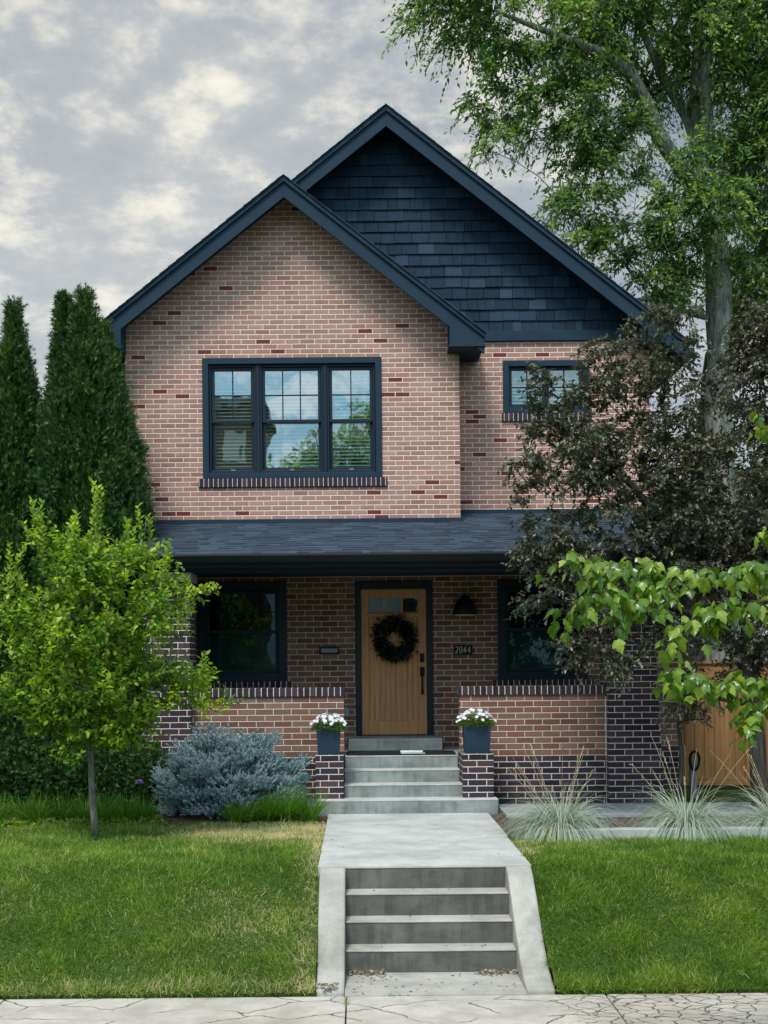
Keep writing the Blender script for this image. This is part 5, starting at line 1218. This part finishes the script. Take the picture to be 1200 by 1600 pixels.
def dryL(x, y):
    patch = np.exp(-((x + .95) / .95) ** 2 - ((y - 13.75) / .62) ** 2) * 1.1
    edge = .5 * np.exp(-((x + .42) / .10) ** 2) + .30 * np.exp(-((y - 9.87) / .10) ** 2)
    p2 = .35 * np.exp(-((x + .9) / .35) ** 2 - ((y - 10.7) / .3) ** 2)
    return np.clip(patch + edge + p2 + .03 + .22 * np.clip(fbm(x * 1.3, y * 1.7) - .66, 0, 1) + .08 * np.clip(np.sin(x * 4.3 + 2 * np.sin(y * 5)) * np.sin(y * 3.9), 0, 1), 0, .93)
def dryR(x, y):
    return np.clip(.03 + .4 * np.exp(-((x - 1.6) / .14) ** 2) * (y > 12) + .3 * np.exp(-((x - 2) / .5) ** 2 - ((y - 12.8) / .15) ** 2) + .10 * np.clip(fbm(x * 1.3, y * 1.7) - .6, 0, 1), 0, .9)
lawn('lawn', 300000, lambda y: (-.285 * y - 2.4, -.370 + .022 * np.sin(y * 23) + .015 * np.sin(y * 61)), (9.78, 14.46), 'mown green lawn left of the walkway with a dry straw coloured patch near the bed', dryL)
lawn('lawn', 210000, lambda y: (1.508 + .020 * np.sin(y * 19) + .012 * np.sin(y * 57) + .02 * (y > 12), .325 * y + 2.0), (9.78, 12.99), 'even green lawn right of the walkway sloping down to the sidewalk', dryR)

# ---- litter on the landing and the walk
n = 260; x = np.where(rng.uniform(0, 1, n) < .55, rng.uniform(-.11, .2, n), rng.uniform(.95, 1.27, n)); y = 10.46 - np.abs(rng.normal(0, .045, n)); P = np.stack([x, y, .010 + rng.uniform(0, .03, n)], 1)
n2 = 70; P2 = np.stack([rng.uniform(-.1, 1.25, n2), rng.uniform(9.82, 10.45, n2), np.full(n2, .009)], 1)
n3 = 60; P3 = np.stack([rng.uniform(-.34, -.20, n3), rng.uniform(9.84, 9.98, n3), np.full(n3, .05)], 1)
n4 = 14; k = rng.integers(0, 3, n4); P4 = np.stack([rng.uniform(-.1, 1.2, n4), np.array([11.10, 10.86, 10.60])[k] + rng.uniform(0, .1, n4), np.array([.567, .379, .191])[k]], 1)
n5 = 16; P5 = np.stack([rng.uniform(-.3, 1.4, n5), rng.uniform(11.5, 15, n5), np.full(n5, .757)], 1)
P = np.concatenate([P, P2, P3, P4, P5]); n = len(P)
lt = leaves(P, rng.normal(0, 1, (n, 3)) * np.array([1, 1, .15]), np.array([0, 0, 1.0]) + rng.normal(0, .25, (n, 3)), rng.uniform(.012, .045, n), .018, 'ovate', rng.uniform(0, 1, n), 'leaf_litter', 'litter')
tag(lt, 'dry fallen leaves and bits gathered on the landing and steps', 'leaf litter', kind='stuff')
n = 500; x = np.concatenate([.05 + np.abs(rng.normal(0, .10, 250)) + .15, -.113 + rng.normal(0, .012, 250)]); y = np.concatenate([9.783 + rng.normal(0, .008, 250), rng.uniform(9.5, 9.75, 250)])
wd_ = ribbons(np.stack([x, y, np.full(n, -.01)], 1), rng.normal(0, .8, (n, 3)) * [1, 1, 0] + [0, 0, 1], rng.uniform(.015, .05, n), rng.uniform(.3, 1.5, n), np.full(n, .004), 2, rng.uniform(.2, .8, n), 'crack_weeds', 'blade_lawn')
tag(wd_, 'tiny green weeds growing in the sidewalk joint', 'weeds', kind='stuff')

# ================================================================== ACROSS THE STREET (seen mirrored in the upper windows)
def street_tree(x, y, z0, lobes, limbs, label, n):
    T = thing('street_tree', label, 'tree', (x, y, z0), 'trees across the street')
    tg = ellips(lobes, n); arr, par, rad, tips = grow(limbs, tg, jitter=.1, seg=.7, tip=.012, expo=.45)
    tree_wood(arr, par, rad, 'trunk', 'bark_big', T); twiggy_crown(arr, par, tips, 9, 8, 1.0, .22, .09, 'tri', 'leaf_big', T, droop=.4)
street_tree(-.8, -15, -.1, [(-1.1, -15, 9.6, 1.6, 1.8, 2.6), (.3, -15, 9.9, 1.5, 1.6, 2.2), (1.0, -15, 8.2, 1.4, 1.6, 1.6), (-2.2, -15, 8.6, 1.3, 1.6, 1.8)], [[(-.8, -15, -.15, .3), (-.8, -15, 4, .22), (-.6, -15, 8, .14), (-.5, -15, 10.5, .05)]], 'round crowned street tree mirrored low in the middle of the wide window', 150)
street_tree(2.3, -22, -.1, [(.8, -22, 13.6, 1.0, 1.2, .8), (1.7, -22, 12.2, 1.8, 1.6, 1.4), (3.4, -22, 11, 1.6, 1.5, 1.8)], [[(2.3, -22, -.15, .3), (2.3, -22, 6, .22), (2.0, -22, 10, .14), (1.4, -22, 12.5, .05)]], 'spreading street tree mirrored in the right hand sash of the wide window', 120)
AP = thing('apartment_building', 'tall plain building across the street mirrored in the left sash of the wide window', 'building', (-9.5, -32, -.16))
MB().box(-13.5, -5.2, -40, -32, -.16, 16.0).build('wall', 'brick_lower', AP)
MB().box(-13.8, -4.9, -40.3, -31.7, 16.001, 16.5).build('roof', 'concrete_grey', AP)
for r_ in range(5):
    for c_ in range(4):
        xx = -13 + c_ * 2.0; MB().box(xx, xx + 1.1, -31.998, -31.93, 1.2 + r_ * 3, 2.8 + r_ * 3).build('window', 'white_paint', AP)
